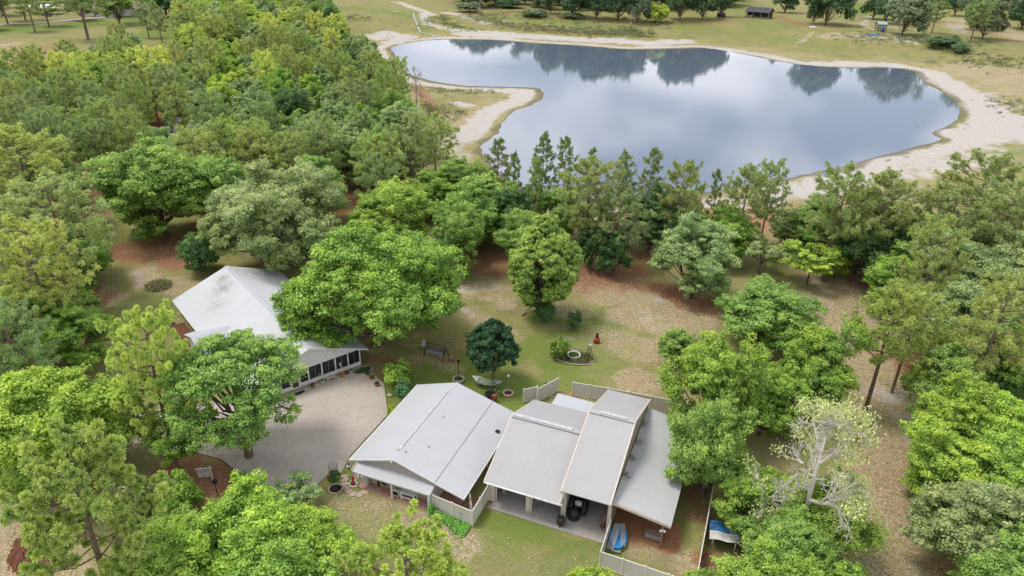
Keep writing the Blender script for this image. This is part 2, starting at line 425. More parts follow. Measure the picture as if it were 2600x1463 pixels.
ch = {k: np.zeros(len(PC)) for k in ('straw', 'lush', 'white', 'litter', 'wet', 'dirt')}
def stroke(k, s, r, pts, feather=.55, pix=True):
    A = [np.array(W(*p)[:2]) if pix else np.array(p) for p in pts]
    lo = np.min(A, 0)-r*1.6; hi = np.max(A, 0)+r*1.6
    m = np.where((PC[:,0] > lo[0]) & (PC[:,0] < hi[0]) & (PC[:,1] > lo[1]) & (PC[:,1] < hi[1]))[0]
    if len(m) == 0: return
    Q = PC[m]; d = np.full(len(Q), 1e9)
    if len(A) == 1: d = np.sqrt(((Q-A[0])**2).sum(1))
    for a, b in zip(A[:-1], A[1:]): d = np.minimum(d, seg_dist(Q, a, b))
    d = d + (vnoise(Q, max(1.2, r*.45), 11)-.5)*r*.7
    v = np.clip((r*1.25-d)/(r*1.25*feather), 0, 1)*s
    ch[k][m] = np.maximum(ch[k][m], v)
# shore: wet rim, pale dried bed, then grass
vn = vnoise(PC, 16, 21); vn2 = vnoise(PC, 5, 22)
out = ~ins
ch['wet'] = np.where(out, np.clip((.6+vn2*3.2+vn*1.5-dl)/1.8, 0, 1)*.7, 0)
ch['white'] = np.where(out & (dl > 1.2), np.clip((dl-1.6)/1.8, 0, 1)*np.clip((8+vn*7-dl)/4, 0, 1)*.85, 0)
near_side = (PC[:,1] < 175) & (PC[:,0] < 50)
ch['white'] *= np.where(near_side, .55, 1)
ch['litter'] = np.where(out, np.clip((20+vn*14-dl)/9, 0, 1)*.55, 0)
ch['wet'] = np.where(ins, .9, ch['wet'])
S = stroke
S('litter', .9, 3.5, [(2130,700),(2140,800),(2190,900)]); S('litter', .95, 3, [(2230,1180),(2250,1300),(2240,1420)]); S('white', .35, 2, [(2215,960),(2290,1050),(2330,1110)]); S('litter', .9, 9, [(2430,70),(2500,60),(2600,100)]); S('white', .4, 5, [(2420,60),(2440,85)]); S('white', .45, 2.5, [(2210,40),(2190,62),(2215,75)]); S('white', .4, 2.2, [(2060,85),(2030,110)]); S('litter', .8, 6, [(2560,180),(2610,240)])
S('straw', .45, 6, [(1330,75),(1500,92)]); S('wet', .5, 6, [(1180,62),(1320,78),(1450,85),(1560,90)]); S('lush', .5, 8, [(1250,60),(1400,70),(1600,88)]); S('wet', .35, 8, [(2150,105),(2300,98)]); S('wet', .3, 10, [(2450,160),(2560,130)]); S('straw', .35, 9, [(2330,40),(2420,60),(2560,100)]); S('lush', .4, 12, [(1750,85),(1950,100),(2100,120)])
# pale sand of the dried pond bed
S('white', .95, 7, [(2340,195),(2420,215),(2480,255),(2530,300),(2560,330)])
S('white', .9, 9, [(2470,345),(2520,330),(2600,345)]); S('white', .75, 9, [(2540,290),(2600,310)])
S('white', .8, 4.5, [(2100,452),(2200,425),(2330,395),(2450,372),(2500,374)])
S('white', .6, 6, [(2000,485),(2120,460),(2260,440),(2380,420),(2520,400)])
S('litter', .8, 14, [(2450,180),(2560,200),(2640,240)]); S('white', .35, 9, [(2500,240),(2620,280)])
S('white', .85, 6, [(945,95),(985,85),(1030,92),(1000,108)]); S('white', .7, 3, [(1010,5),(1065,25),(1100,40),(1075,50),(1085,70),(1140,76),(1300,84)])
S('white', .8, 3, [(1130,50),(1160,58),(1230,70),(1270,68)]); S('white', .95, 6, [(1180,86),(1350,93),(1500,102),(1650,110),(1740,106)])
S('white', .9, 3.4, [(1185,335),(1215,305),(1250,275),(1290,262)]); S('white', .8, 3.5, [(1190,350),(1200,330)]); S('white', .6, 3, [(1160,262),(1190,268)]);
S('white', .5, 2, [(1290,225),(1330,235),(1340,250)]); S('litter', .9, 6, [(1150,300),(1180,300),(1150,320)])
S('white', .95, 7, [(1830,126),(1900,150),(2000,168),(2150,162),(2250,165)]); S('white', .6, 4, [(2270,120),(2330,130)])
S('litter', .9, 10, [(2130,90),(2250,110),(2380,100)]); S('litter', .8, 10, [(2200,60),(2280,70)]); S('white', .5, 5, [(2180,100),(2230,112)])
S('lush', .8, 4, [(2375,335),(2440,320),(2470,300)]); S('lush', .7, 2.5, [(2340,372),(2420,350),(2520,365),(2600,380)]); S('lush', .8, 6, [(2540,385),(2620,390)])
S('lush', .6, 3, [(2300,385),(2200,412),(2120,432)])
S('wet', .35, 3.5, [(2330,190),(2400,232),(2445,280)]); S('lush', .6, 12, [(880,20),(950,25),(1040,45)])
S('lush', .8, 14, [(2170,10),(2200,35),(2230,15)]); S('lush', .45, 15, [(1880,10),(1950,80),(2000,60)]); S('lush', .6, 3, [(2150,77),(2210,80)])
S('lush', .5, 4, [(1060,52),(1075,75),(1090,92)]); S('lush', .3, 18, [(2450,120),(2580,110)]); S('litter', .8, 12, [(2430,50),(2480,60)])
S('straw', .6, 4, [(1970,40),(2040,65),(2120,70)]); S('straw', .5, 3.5, [(1400,35),(1500,48),(1600,55),(1700,60),(1850,52)]); S('straw', .45, 6, [(1150,40),(1300,50),(1450,60)])
S('straw', .5, 3, [(2280,85),(2350,95)]); S('straw', .6, 2.5, [(1060,225),(1090,260),(1100,290)]); S('lush', .35, 3, [(1100,240),(1240,245)])
# far left clearings
S('litter', .9, 9, [(0,120),(40,140)]); S('dirt', .45, 9, [(0,125),(110,120)]); S('dirt', .5, 10, [(390,128),(440,140)]); S('lush', .9, 14, [(340,40),(440,60),(430,90)])
S('lush', .9, 12, [(-40,85),(60,70),(140,70),(240,60)]); S('white', .3, 4, [(-20,62),(60,60),(140,55)])
# yard behind the house
S('straw', .85, 4.5, [(280,640),(380,640),(440,620),(470,650)]); S('straw', .75, 4, [(60,735),(180,740),(230,760)]); S('straw', .6, 4, [(230,480),(260,520),(210,540)])
S('litter', .95, 2.1, [(360,690),(375,720)]); S('litter', .9, 1.3, [(240,790),(300,755)]); S('litter', .8, 2, [(240,730),(265,740)]); S('litter', .75, 2.2, [(430,655),(460,670)])
S('litter', .7, 3, [(430,720),(470,740)]); S('lush', .45, 4.5, [(330,790),(420,800),(460,860)]); S('litter', .6, 2, [(430,815),(470,805)]); S('lush', .35, 5, [(250,560),(300,600)])
S('lush', .35, 4, [(440,920),(440,1050)])
# yard between the trees
S('straw', 1, 3.4, [(1130,640),(1200,650),(1290,655)]); S('straw', .75, 3.0, [(1140,665),(1260,680)]); S('straw', 1, 3.2, [(1460,690),(1540,700),(1600,690)]); S('straw', .55, 4, [(1480,720),(1620,720)])
S('straw', .95, 2.6, [(1690,735),(1760,770),(1800,785)]); S('straw', .6, 3, [(1620,650),(1660,670),(1600,700)]); S('straw', .7, 2.5, [(1980,655),(2000,665)])
S('straw', .95, 3.4, [(2320,930),(2420,945),(2540,975)]); S('straw', .55, 3, [(2260,900),(2400,920)]); S('straw', .6, 2.6, [(2140,640),(2200,660),(2190,720)])
S('litter', .8, 2.5, [(1175,735),(1260,730)]); S('litter', .75, 2, [(1180,790),(1215,810)]); S('litter', .7, 2, [(1260,750),(1290,770)]); S('litter', .6, 2, [(1265,830),(1300,850)])
S('white', .32, 2.2, [(1550,745),(1600,742),(1650,760)]); S('white', .3, 2.2, [(1640,800),(1700,840)]); S('white', .35, 1.6, [(1175,735),(1250,732)]); S('white', .35, 1.4, [(1185,790),(1210,810)]); S('white', .35, 1.5, [(360,690),(378,722)]); S('litter', .8, 5, [(1540,740),(1640,750),(1740,800)]); S('litter', .8, 4.5, [(1600,800),(1700,830),(1740,870)]); S('litter', .7, 4, [(1570,860),(1660,900)]); S('litter', .7, 3, [(1400,775),(1470,790)])
S('litter', 1, 2.6, [(1610,965),(1640,975)]); S('dirt', .35, 2.4, [(1610,965),(1640,975)]); S('litter', .85, 5, [(2120,720),(2150,800),(2190,900),(2230,960)]); S('litter', .95, 3.2, [(2200,950),(2290,1060),(2330,1120)])
S('litter', .9, 2.6, [(2340,1110),(2300,1180),(2270,1260)]); S('straw', .3, 2.0, [(2330,1250),(2360,1330),(2400,1430)]); S('litter', .95, 3.2, [(2240,1060),(2300,1140),(2270,1240),(2300,1340)]); S('dirt', .35, 2.5, [(2290,1150),(2290,1300)]); S('litter', .9, 3, [(2250,1290),(2290,1380),(2270,1460)])
S('dirt', .4, 2, [(2180,1200),(2240,1220)]); S('litter', .7, 2.4, [(2170,1200),(2260,1230)]); S('straw', .55, 2.6, [(2400,1440),(2480,1450)])
S('lush', .8, 3.2, [(1190,930),(1280,900),(1380,870),(1420,930)]); S('lush', .95, 3.6, [(980,1000),(1100,950),(1180,960),(1320,990),(1330,1030)]); S('lush', .65, 3, [(1380,800),(1480,790),(1540,830)])
S('lush', .7, 2.6, [(1420,960),(1480,980),(1380,1010)]); S('lush', .5, 4, [(1470,880),(1540,930)]); S('dirt', .5, 1.2, [(1430,1000),(1460,1010)]); S('litter', .7, 1.6, [(1420,1015),(1470,1020)])
S('straw', .35, 2, [(1175,880),(1080,930)]); S('litter', .6, 2, [(1080,900),(1150,930)]); S('wet', .35, 3, [(930,920),(1010,960),(960,940)]); S('straw', .5, 2.4, [(940,910),(1010,950)])
# front lawn
S('litter', .6, 2.0, [(880,1270),(1000,1300),(1090,1340)]); S('litter', .5, 1.6, [(860,1290),(960,1340)]); S('litter', .85, 1.6, [(1100,1340),(1180,1370),(1190,1390)]); S('litter', .3, 2.0, [(1130,1400),(1400,1430),(1480,1400)])
S('lush', .8, 1.6, [(1230,1320),(1330,1345),(1440,1385),(1510,1410)]); S('lush', .6, 1.6, [(1270,1360),(1300,1390)]); S('lush', .5, 3, [(900,1330),(1100,1400)]); S('lush', .45, 3, [(1200,1400),(1450,1440)]); S('lush', .6, 1.5, [(880,1200),(880,1250)]); S('dirt', .3, 2, [(1380,1390),(1480,1410)])
S('dirt', 1, 2.0, [(1590,1300),(1620,1330),(1640,1350)]); S('dirt', .9, 1.4, [(1690,1340),(1690,1380)]); S('litter', .6, 1.6, [(1590,1380),(1640,1400)]); S('lush', .9, 1.2, [(1550,1380),(1560,1410)]); S('lush', .5, 2, [(1720,1350),(1740,1250)])
S('litter', .7, 1.8, [(1740,1420),(1770,1450)]); S('straw', .7, 1.6, [(1790,1420),(1850,1440)]); S('straw', .5, 2, [(1780,1180),(1760,1300)])
S('dirt', .5, 1.6, [(1200,1280),(1180,1310)]); S('wet', .3, 1.4, [(1195,1290),(1230,1200)])
S('straw', .8, 3.5, [(460,1200),(520,1240),(640,1240),(560,1290)]); S('dirt', .3, 2, [(480,1230),(510,1270)]); S('straw', .6, 3, [(480,1330),(520,1300)])
S('white', .25, 4, [(-20,1330),(40,1310),(60,1250)]); S('litter', .9, 4, [(-20,1340),(60,1300),(30,1370)]); S('litter', .9, 3, [(80,1440),(150,1460)]); S('litter', .4, 5, [(340,1120),(390,1080),(350,1180)])
# woods floor
S('straw', .6, 30, [(300,300),(600,300),(800,200)]); S('straw', .6, 12, [(900,500),(1150,500),(1300,540)]); S('straw', .55, 12, [(1700,560),(2000,560),(2500,600)]); S('straw', .5, 14, [(0,560),(60,480),(200,430)])
S('straw', .6, 6, [(560,560),(760,620),(900,620)]); S('straw', .5, 10, [(2450,760),(2600,900)])

me = bpy.data.meshes.new("ground")
faces_i = (np.arange(rows-1)[:, None]*cols + np.arange(cols-1)[None, :]).ravel()
F4 = np.stack([faces_i, faces_i+1, faces_i+cols+1, faces_i+cols], 1)
def fast_mesh(me, V, F, smooth=True):
    k = F.shape[1]
    me.vertices.add(len(V)); me.vertices.foreach_set('co', V.astype(np.float32).ravel())
    me.loops.add(F.size); me.loops.foreach_set('vertex_index', F.astype(np.int32).ravel())
    me.polygons.add(len(F)); me.polygons.foreach_set('loop_start', (np.arange(len(F))*k).astype(np.int32))
    me.polygons.foreach_set('use_smooth', np.full(len(F), smooth))
    me.update(calc_edges=True); me.validate()
fast_mesh(me, np.stack([XX, YY, zz], 1), F4)
for nm, ks in (('mask_a', ('straw', 'lush', 'white')), ('mask_b', ('litter', 'wet', 'dirt'))):
    a = me.color_attributes.new(nm, 'FLOAT_COLOR', 'POINT')
    d = np.zeros((len(gp), 4), np.float32); d[:, 3] = 1
    for j, k in enumerate(ks): d[ci, j] = ch[k]
    a.data.foreach_set('color', d.ravel())
m, nt, b = new_mat('sandy lawn ground')
geo = nt.nodes.new('ShaderNodeNewGeometry'); P = geo.outputs['Position']
def attr(n):
    a = nt.nodes.new('ShaderNodeAttribute'); a.attribute_name = n; s = nt.nodes.new('ShaderNodeSeparateColor'); nt.links.new(a.outputs['Color'], s.inputs[0]); return s.outputs
A1, A2 = attr('mask_a'), attr('mask_b')
n_fine = noise(nt, 1.6, 6, .75, vec=P); n_mid = noise(nt, .33, 6, .65, vec=P, dist=.6); n_big = noise(nt, .06, 4, .55, vec=P); n_blade = noise(nt, 6.5, 3, .7, vec=P)
fleck = noise(nt, 4.2, 5, .78, vec=P, dist=.9)
def msk(src, nse, k, lo, hi):
    return ramp(nt, mathn(nt, 'ADD', src, mathn(nt, 'MULTIPLY', mathn(nt, 'SUBTRACT', nse, .5), k)), lo, hi)
g = mixc(nt, ramp(nt, n_mid, .3, .7), (.215,.230,.062), (.345,.300,.120))
g = mixc(nt, ramp(nt, n_big, .35, .65), g, (.290,.280,.088))
g = mixc(nt, mathn(nt, 'MULTIPLY', ramp(nt, n_fine, .52, .66), .55), g, (.42,.33,.19))
fl2 = noise(nt, 7.5, 3, .8, vec=P, dist=.4)
g = mixc(nt, mathn(nt, 'MULTIPLY', ramp(nt, fl2, .60, .66), .55), g, (.55,.44,.30))
n_reg = noise(nt, .14, 5, .68, vec=P, dist=.8)
g = mixc(nt, mathn(nt, 'MULTIPLY', ramp(nt, n_reg, .5, .62), .6), g, (.165,.180,.085))
g = mixc(nt, mathn(nt, 'MULTIPLY', ramp(nt, n_reg, .36, .46, (1,1,1,1), (0,0,0,1)), .5), g, mixc(nt, n_fine, (.25,.19,.12), (.36,.30,.21)))
g = mixc(nt, msk(A1[1], n_mid, .9, .15, .85), g, mixc(nt, n_fine, (.125,.195,.036), (.225,.275,.058)))
g = mixc(nt, mathn(nt, 'MULTIPLY', msk(A2[0], n_mid, 1.0, .25, .80), ramp(nt, fleck, .46, .56)), g, mixc(nt, n_fine, (.46,.345,.235), (.64,.52,.39)))
st = mixc(nt, ramp(nt, fleck, .35, .65), (.22,.10,.048), (.43,.24,.135))
g = mixc(nt, msk(A1[0], n_mid, 1.3, .28, .66), g, st)
g = mixc(nt, msk(A2[2], n_fine, .8, .30, .70), g, mixc(nt, fleck, (.30,.135,.065), (.42,.22,.125)))
wh = mixc(nt, ramp(nt, n_fine, .35, .7), (.44,.395,.35), (.66,.62,.58))
wm = mathn(nt, 'ADD', A1[2], mathn(nt, 'ADD', mathn(nt, 'MULTIPLY', mathn(nt, 'SUBTRACT', n_mid, .5), 1.3), mathn(nt, 'MULTIPLY', mathn(nt, 'SUBTRACT', n_reg, .5), 1.2)))
g = mixc(nt, ramp(nt, wm, .22, .70), g, wh)
g = mixc(nt, mathn(nt, 'MULTIPLY', msk(A2[1], n_mid, .6, .25, .75), .85), g, mixc(nt, n_fine, (.13,.115,.065), (.20,.175,.11)))
g = mixc(nt, mathn(nt, 'MULTIPLY', ramp(nt, n_blade, .35, .65), .34), g, (.07,.065,.03))
nt.links.new(g, b.inputs['Base Color']); b.inputs['Roughness'].default_value = .95; b.inputs['Specular IOR Level'].default_value = .15
bump(nt, b, mathn(nt, 'ADD', n_fine, mathn(nt, 'MULTIPLY', n_blade, .6)), .5, .12)
me.materials.append(m)
ground = bpy.data.objects.new("ground", me); col.objects.link(ground); tag(ground, kind='structure')

# pond water
wmb = MB(); wmb.add([(p[0], p[1], -.03) for p in lake], [list(range(len(lake)))])
m, nt, b = new_mat('pond water')
b.inputs['Base Color'].default_value = (.125,.155,.205,1); b.inputs['Roughness'].default_value = .018; b.inputs['IOR'].default_value = 1.9
b.inputs['Specular IOR Level'].default_value = .5
geo = nt.nodes.new('ShaderNodeNewGeometry')
mp = nt.nodes.new('ShaderNodeMapping'); mp.inputs['Scale'].default_value = (.5, 1.4, 1); nt.links.new(geo.outputs['Position'], mp.inputs[0])
h1 = noise(nt, 1.3, 3, .6, vec=mp.outputs[0])
h2 = noise(nt, .05, 3, .6, vec=mp.outputs[0])
h3 = noise(nt, 4.5, 2, .5, vec=mp.outputs[0])
bump(nt, b, mathn(nt, 'MULTIPLY', mathn(nt, 'ADD', h1, mathn(nt, 'MULTIPLY', h3, .4)), ramp(nt, h2, .35, .65, (.35,.35,.35,1), (1,1,1,1))), .09, .05)
o = wmb.build('pond_water', m); tag(o, kind='structure')
# bmesh triangulation of the concave outline
import bmesh
def retri(o):
    bm = bmesh.new(); bm.from_mesh(o.data); bmesh.ops.triangulate(bm, faces=bm.faces[:], ngon_method='EAR_CLIP'); bm.to_mesh(o.data); bm.free()
retri(o)
# small stream feeding the pond
def ribbon(name, pts, w, z, mat, kind='structure'):
    P_ = [W(*p) for p in pts]; q = MB(); L = []; R_ = []
    for i, p in enumerate(P_):
        d = (P_[min(i+1, len(P_)-1)]-P_[max(i-1, 0)]).normalized(); n = Vector((-d.y, d.x, 0)); ww = w*(.75+.5*random.random())
        L.append(p+n*ww); R_.append(p-n*ww)
    k = len(P_)
    q.add([(p.x,p.y,z+terr(p.x,p.y)+(.1 if p.y > 225 else 0)) for p in L+R_], [(i, i+k, i+k+1, i+1) for i in range(k-1)])
    o = q.build(name, mat); tag(o, kind=kind); return o
random.seed(4)
ribbon('stream_water', [(1035,46),(1050,52),(1052,62),(1062,74),(1067,83),(1092,88),(1108,96),(1118,101)], .5, .045, m)
ribbon('puddle_water', [(1000,31),(1006,29),(1012,31)], 1.0, .045, m)
sandm = simple('pale gravel', (.50,.45,.40), .95, .2, 1.5)
ribbon('road', [(-120,66),(-20,64),(60,61),(130,57),(200,50),(330,40)], 1.8, .045, sandm)

# driveway, patio and slab sheets
dmb = MB()
drv = [(734,1000),(921,932),(946,948),(975,975),(984,1045),(985,1053),(887,1160),(868,1200),(856,1204),(838,1199),(770,1265),(745,1290),(700,1260),(652,1228),(635,1205),(600,1195),(560,1165),(480,1145),(300,1120),(320,1060),(400,1040),(560,1020)]
dp = [W(*p) for p in drv]
dmb.prism([(p.x-GO.x, p.y-GO.y) for p in dp][::-1], -.05, .03)
o = dmb.build('driveway', M['drive'], loc=GO); retri(o); tag(o, kind='structure')
# walk along the barn side
q = MB(); q.prism([(-13.2,-1.4),(-12.3,-1.5),(-12.3,11.5),(-13.2,11.5),(-14.4,9.2),(-14.6,-.6)], -.05, .034)
o = q.build('path', M['drive'], loc=GO, rz=GRZ); tag(o, kind='structure')
# ---------------------------------------------------------------- garage (two bays and a lean-to)
gar = thing('garage', 'beige garage with two stepped sheet roofs, open front bays and a lean-to on its right', 'garage', GO, GRZ)
def gp_(mb, name, mat, label=None, parent=None):
    o = mb.build(name, mat, parent or gar)
    if label: o['label'] = label
    return o
gp_(MB().prism([(-.15,-.12),(11.0,-.14),(11.05,16.6),(6.9,16.6),(6.9,13.3),(.0,13.3),(.0,.9),(.25,.9)], -.05, .05), 'floor_slab', M['slab'])
roofL = gp_(MB().sheet_x([(0,3.0),(6.8,5.75),(13.5,3.0)], -.38, 6.93, .07), 'roof', M['roof_gar'], 'lower gabled sheet roof on the left bays')
roofT = gp_(MB().sheet_x([(.25,4.2),(8.55,7.2),(16.8,4.15)], 6.86, 11.22, .07), 'roof', M['roof_gar'], 'taller gabled sheet roof of the middle bay')
roofN = gp_(MB().sheet_y([(11.24,3.78),(16.42,2.98)], 1.2, 15.8, .06), 'roof', M['roof_lean'], 'leaf-stained lean-to roof on the right')
gp_(MB().sheet_y([(1.3,2.55),(6.6,2.45)], 13.6, 16.2, .06), 'roof', M['roof_ext'], 'small flat sheet roof at the back')
def trim_x(prof, x0, x1, up, dn):
    q = MB()
    for a, b_ in zip(prof[:-1], prof[1:]):
        q.add([(x0,a[0],a[1]-dn),(x1,a[0],a[1]-dn),(x1,b_[0],b_[1]-dn),(x0,b_[0],b_[1]-dn),(x0,a[0],a[1]+up),(x1,a[0],a[1]+up),(x1,b_[0],b_[1]+up),(x0,b_[0],b_[1]+up)],
              [(0,3,2,1),(4,5,6,7),(0,1,5,4),(1,2,6,5),(2,3,7,6),(3,0,4,7)])
    return q
gp_(trim_x([(-.03,2.99),(6.8,5.75),(13.53,2.99)], -.46, -.36, .03, .22), 'rake_trim', M['beige'])
gp_(trim_x([(.0,2.99),(6.8,5.75),(13.53,2.99)], 6.72, 6.80, .03, .02), 'rake_trim', M['beige'])
gp_(trim_x([(.22,4.19),(8.55,7.2),(16.83,4.14)], 6.74, 6.86, .035, .25), 'rake_trim', M['beige'])
gp_(trim_x([(.22,4.19),(8.55,7.2),(16.83,4.14)], 11.18, 11.30, .035, .25), 'rake_trim', M['beige'])
gp_(MB().box(-.2,5.75,6.62,6.98,5.77,5.86), 'ridge_vent', M['galv'])
gp_(MB().box(7.9,10.5,8.37,8.73,7.22,7.31), 'ridge_vent', M['galv'])
gp_(MB().box(-.35,6.9,6.45,7.15,5.735,5.765), 'ridge_cap', M['roof_gar']); gp_(MB().box(6.9,11.18,8.2,8.9,7.175,7.212), 'ridge_cap', M['roof_gar'])
# walls
gp_(MB().wall_x([(.95,0),(13.1,0),(13.1,3.05),(6.8,5.6),(.95,3.3)], -.12, -.02), 'wall', M['beige_wall'])
gp_(MB().box(-.02,6.9,13.0,13.1,0,3.0), 'wall', M['beige_wall'])
gp_(MB().wall_x([(1.35,0),(16.5,0),(16.5,4.15),(8.55,7.08),(1.35,4.45)], 11.04, 11.14), 'wall', M['beige_dark'], 'tall taupe side wall above the lean-to roof')
gp_(MB().wall_x([(.9,0),(16.5,0),(16.5,4.15),(8.55,7.08),(.9,4.3)], 6.9, 7.0), 'wall', M['beige_wall'])
gp_(MB().box(7.0,11.04,16.4,16.5,0,4.2), 'wall', M['beige_wall'])
for x0, x1, y0, y1, zt in ((-.22,.28,.80,1.06,3.2),(3.38,3.80,.86,1.15,3.25),(6.78,7.05,.72,.9,4.2),(10.92,11.24,1.05,1.35,4.35),(.55,.75,2.2,2.4,3.6)):
    gp_(MB().box(x0,x1,y0,y1,0,zt), 'post', M['beige'])
gp_(MB().box(3.84,3.94,.92,1.05,0.05,3.2), 'post', M['white']); gp_(MB().box(.36,.45,.9,1.0,0.05,3.2), 'post', M['white']); gp_(MB().box(7.08,7.16,.85,.95,0.05,4.3), 'post', M['white'])
gut = MB().tube([(-.4,-.12,2.9),(6.95,-.12,2.86)], .045)
for k in range(9): gut.tube([(-.2+k*.86,-.12,2.9),(-.2+k*.86,.08,2.98)], .018, 5)
gut.box(-.4,6.9,-.08,.02,2.84,2.96)
gp_(gut, 'gutter', M['white'])
gp_(MB().tube([(6.95,-.12,2.86),(7.02,.45,2.75),(7.0,.55,2.4),(6.92,.6,1.0)], .065), 'downspout', M['white'])
gp_(MB().box(-.35,6.9,.02,.06,2.74,2.92), 'eave_trim', M['wood'])
gp_(MB().add_sl(11.2,16.42,3.49,2.69,3.76,2.96,1.12,1.19), 'eave_trim', M['beige'])
for x in (15.75,): gp_(MB().box(x-.09,x+.09,1.25,1.43,0,3.0), 'post', M['wood'])
gp_(MB().box(15.66,15.84,15.4,15.58,0,3.0), 'post', M['wood']); gp_(MB().box(15.66,15.84,8.4,8.58,0,3.0), 'post', M['wood'])
gp_(MB().tube([(11.16,6.4,5.05),(11.16,6.4,5.6)], .04), 'wall_light', M['black'])
fl = MB(); fl.lathe([(.0,0),(.09,.02),(.1,.1),(.04,.2),(0,.21)], (15.62,1.1,2.05), 10).lathe([(.0,0),(.09,.02),(.1,.1),(.04,.2),(0,.21)], (15.95,1.08,2.15), 10).box(15.7,15.82,1.12,1.25,2.1,2.25)
gp_(fl, 'flood_light', M['white'])
gp_(MB().lathe([(0,0),(.07,.01),(.07,.1),(0,.12)], (11.08,.98,2.6), 10), 'flood_light', M['white'])

# ---------------------------------------------------------------- barn / workshop
barn = thing('workshop', 'low workshop with pale grey sheet roof, taupe gable and red brick porch', 'workshop', GO, GRZ)
def bp_(mb, name, mat, label=None):
    o = mb.build(name, mat, barn)
    if label: o['label'] = label
    return o
bprof = [(-13.68,2.45),(-8.75,4.1),(-4.55,2.84)]
bp_(MB().sheet_y(bprof, -1.78, 11.7, .07), 'roof', M['roof_barn'], 'main gabled roof of the workshop')
bp_(MB().sheet_y([(-4.56,2.80),(-1.62,1.95)], -1.78, 11.75, .07), 'roof', M['roof_barn'], 'lower roof extension on the right')
bp_(MB().box(-4.62,-4.52,-1.7,11.6,2.80,2.845), 'roof_seam', M['grey'])
bp_(MB().box(-9.15,-8.85,-.4,9.9,4.0,4.16), 'ridge_vent', M['galv'])
for x, y in ((-6.9,1.6),(-7.6,6.1),(-8.3,-.3)): bp_(MB().lathe([(.06,0),(.06,.22),(0,.24)], (x,y,3.4+(.33)*(-(x+4.6))*.0+.0+((-x-4.55)*.3-.35*0)*.0), 8) if False else MB().lathe([(.07,-.3),(.07,.16),(0,.18)], (x,y,4.1-(x+8.75)*.3), 8), 'vent_pipe', M['grey'])
bp_(MB().box(-2.6,-2.2,7.7,8.1,2.14,2.3), 'roof_vent', M['black'])
def gable(x0, x1, zb, mb, y0, y1):
    mb.wall_y([(x0,zb),(x1,zb),(x1,2.80),(-8.75,3.99),(x0,3.97-(-8.75-x0)*.335)], y0, y1); return mb
bp_(gable(-12.9,-4.75,0,MB(),-1.5,-1.4), 'wall', M['beige_dark'], 'gable wall under the roof peak')
bp_(gable(-12.9,-4.75,0,MB(),11.1,11.2), 'wall', M['beige_dark'])
bp_(MB().box(-12.98,-12.88,-1.5,11.2,0,2.62), 'wall', M['beige_dark']); bp_(MB().box(-4.85,-4.75,-1.4,11.1,0,2.78), 'wall', M['vinyl'])
bp_(MB().box(-4.75,-2.2,11.3,11.4,0,2.0), 'wall', M['beige_dark'])
bp_(MB().box(-13.73,-13.66,-1.82,11.74,2.28,2.46), 'eave_trim', M['white']); bp_(MB().box(-1.64,-1.58,-1.82,11.78,1.8,1.97), 'eave_trim', M['white'])
rk = MB()
for (x0,z0),(x1,z1) in (((-13.68,2.45),(-8.75,4.1)),((-8.75,4.1),(-4.5,2.83)),((-4.5,2.79),(-1.6,1.95))):
    rk.add([(x0,-1.84,z0-.16),(x1,-1.84,z1-.16),(x1,-1.84,z1+.015),(x0,-1.84,z0+.015),(x0,-1.785,z0-.16),(x1,-1.785,z1-.16),(x1,-1.785,z1+.015),(x0,-1.785,z0+.015)],
           [(0,1,2,3),(4,7,6,5),(0,4,5,1),(3,2,6,7),(0,3,7,4),(1,5,6,2)])
bp_(rk, 'rake_trim', M['white'])
bp_(MB().sheet_x([(-2.72,2.06),(-1.50,2.42)], -12.75, -4.6, .06), 'porch_roof', M['roof_porch'])
bp_(MB().box(-12.7,-4.62,-2.70,-2.60,1.90,2.02), 'eave_trim', M['white'])
for x in (-12.62,-8.72): bp_(MB().box(x-.07,x+.07,-2.6,-2.46,0,1.98), 'post', M['white'])
bp_(MB().box(-4.93,-4.79,-2.6,-2.46,0,1.98), 'post', M['white'])
bp_(MB().wall_x([(-2.5,0),(-1.5,0),(-1.5,2.3),(-2.5,2.0)], -4.78,-4.72), 'wall', M['vinyl'], 'white lap-sided end wall of the porch')
bp_(MB().box(-12.55,-4.8,-2.5,-1.5,-.05,.05), 'patio', M['patio'], 'red brick porch floor')
bp_(MB().box(-4.7,-2.45,-.95,7.2,-.05,.05), 'patio', M['patio'], 'red brick floor under the right roof extension')
bp_(MB().box(-2.28,-2.18,4.9,5.0,0,2.0), 'post', M['white']); bp_(MB().box(-2.28,-2.18,10.9,11.0,0,2.0), 'post', M['white'])
bp_(MB().lathe([(0,0),(.1,.02),(.1,.12),(0,.14)], (-8.95,-1.85,3.72), 10), 'flood_light', M['white'])
for x in (-11.6,-10.9,-9.7): bp_(MB().box(x-.02,x+.02,-1.53,-1.5,.1,2.2), 'wall_batten', M['grey'])
bp_(MB().box(-11.55,-10.95,-1.525,-1.5,.05,2.0), 'door', M['beige_dark'])

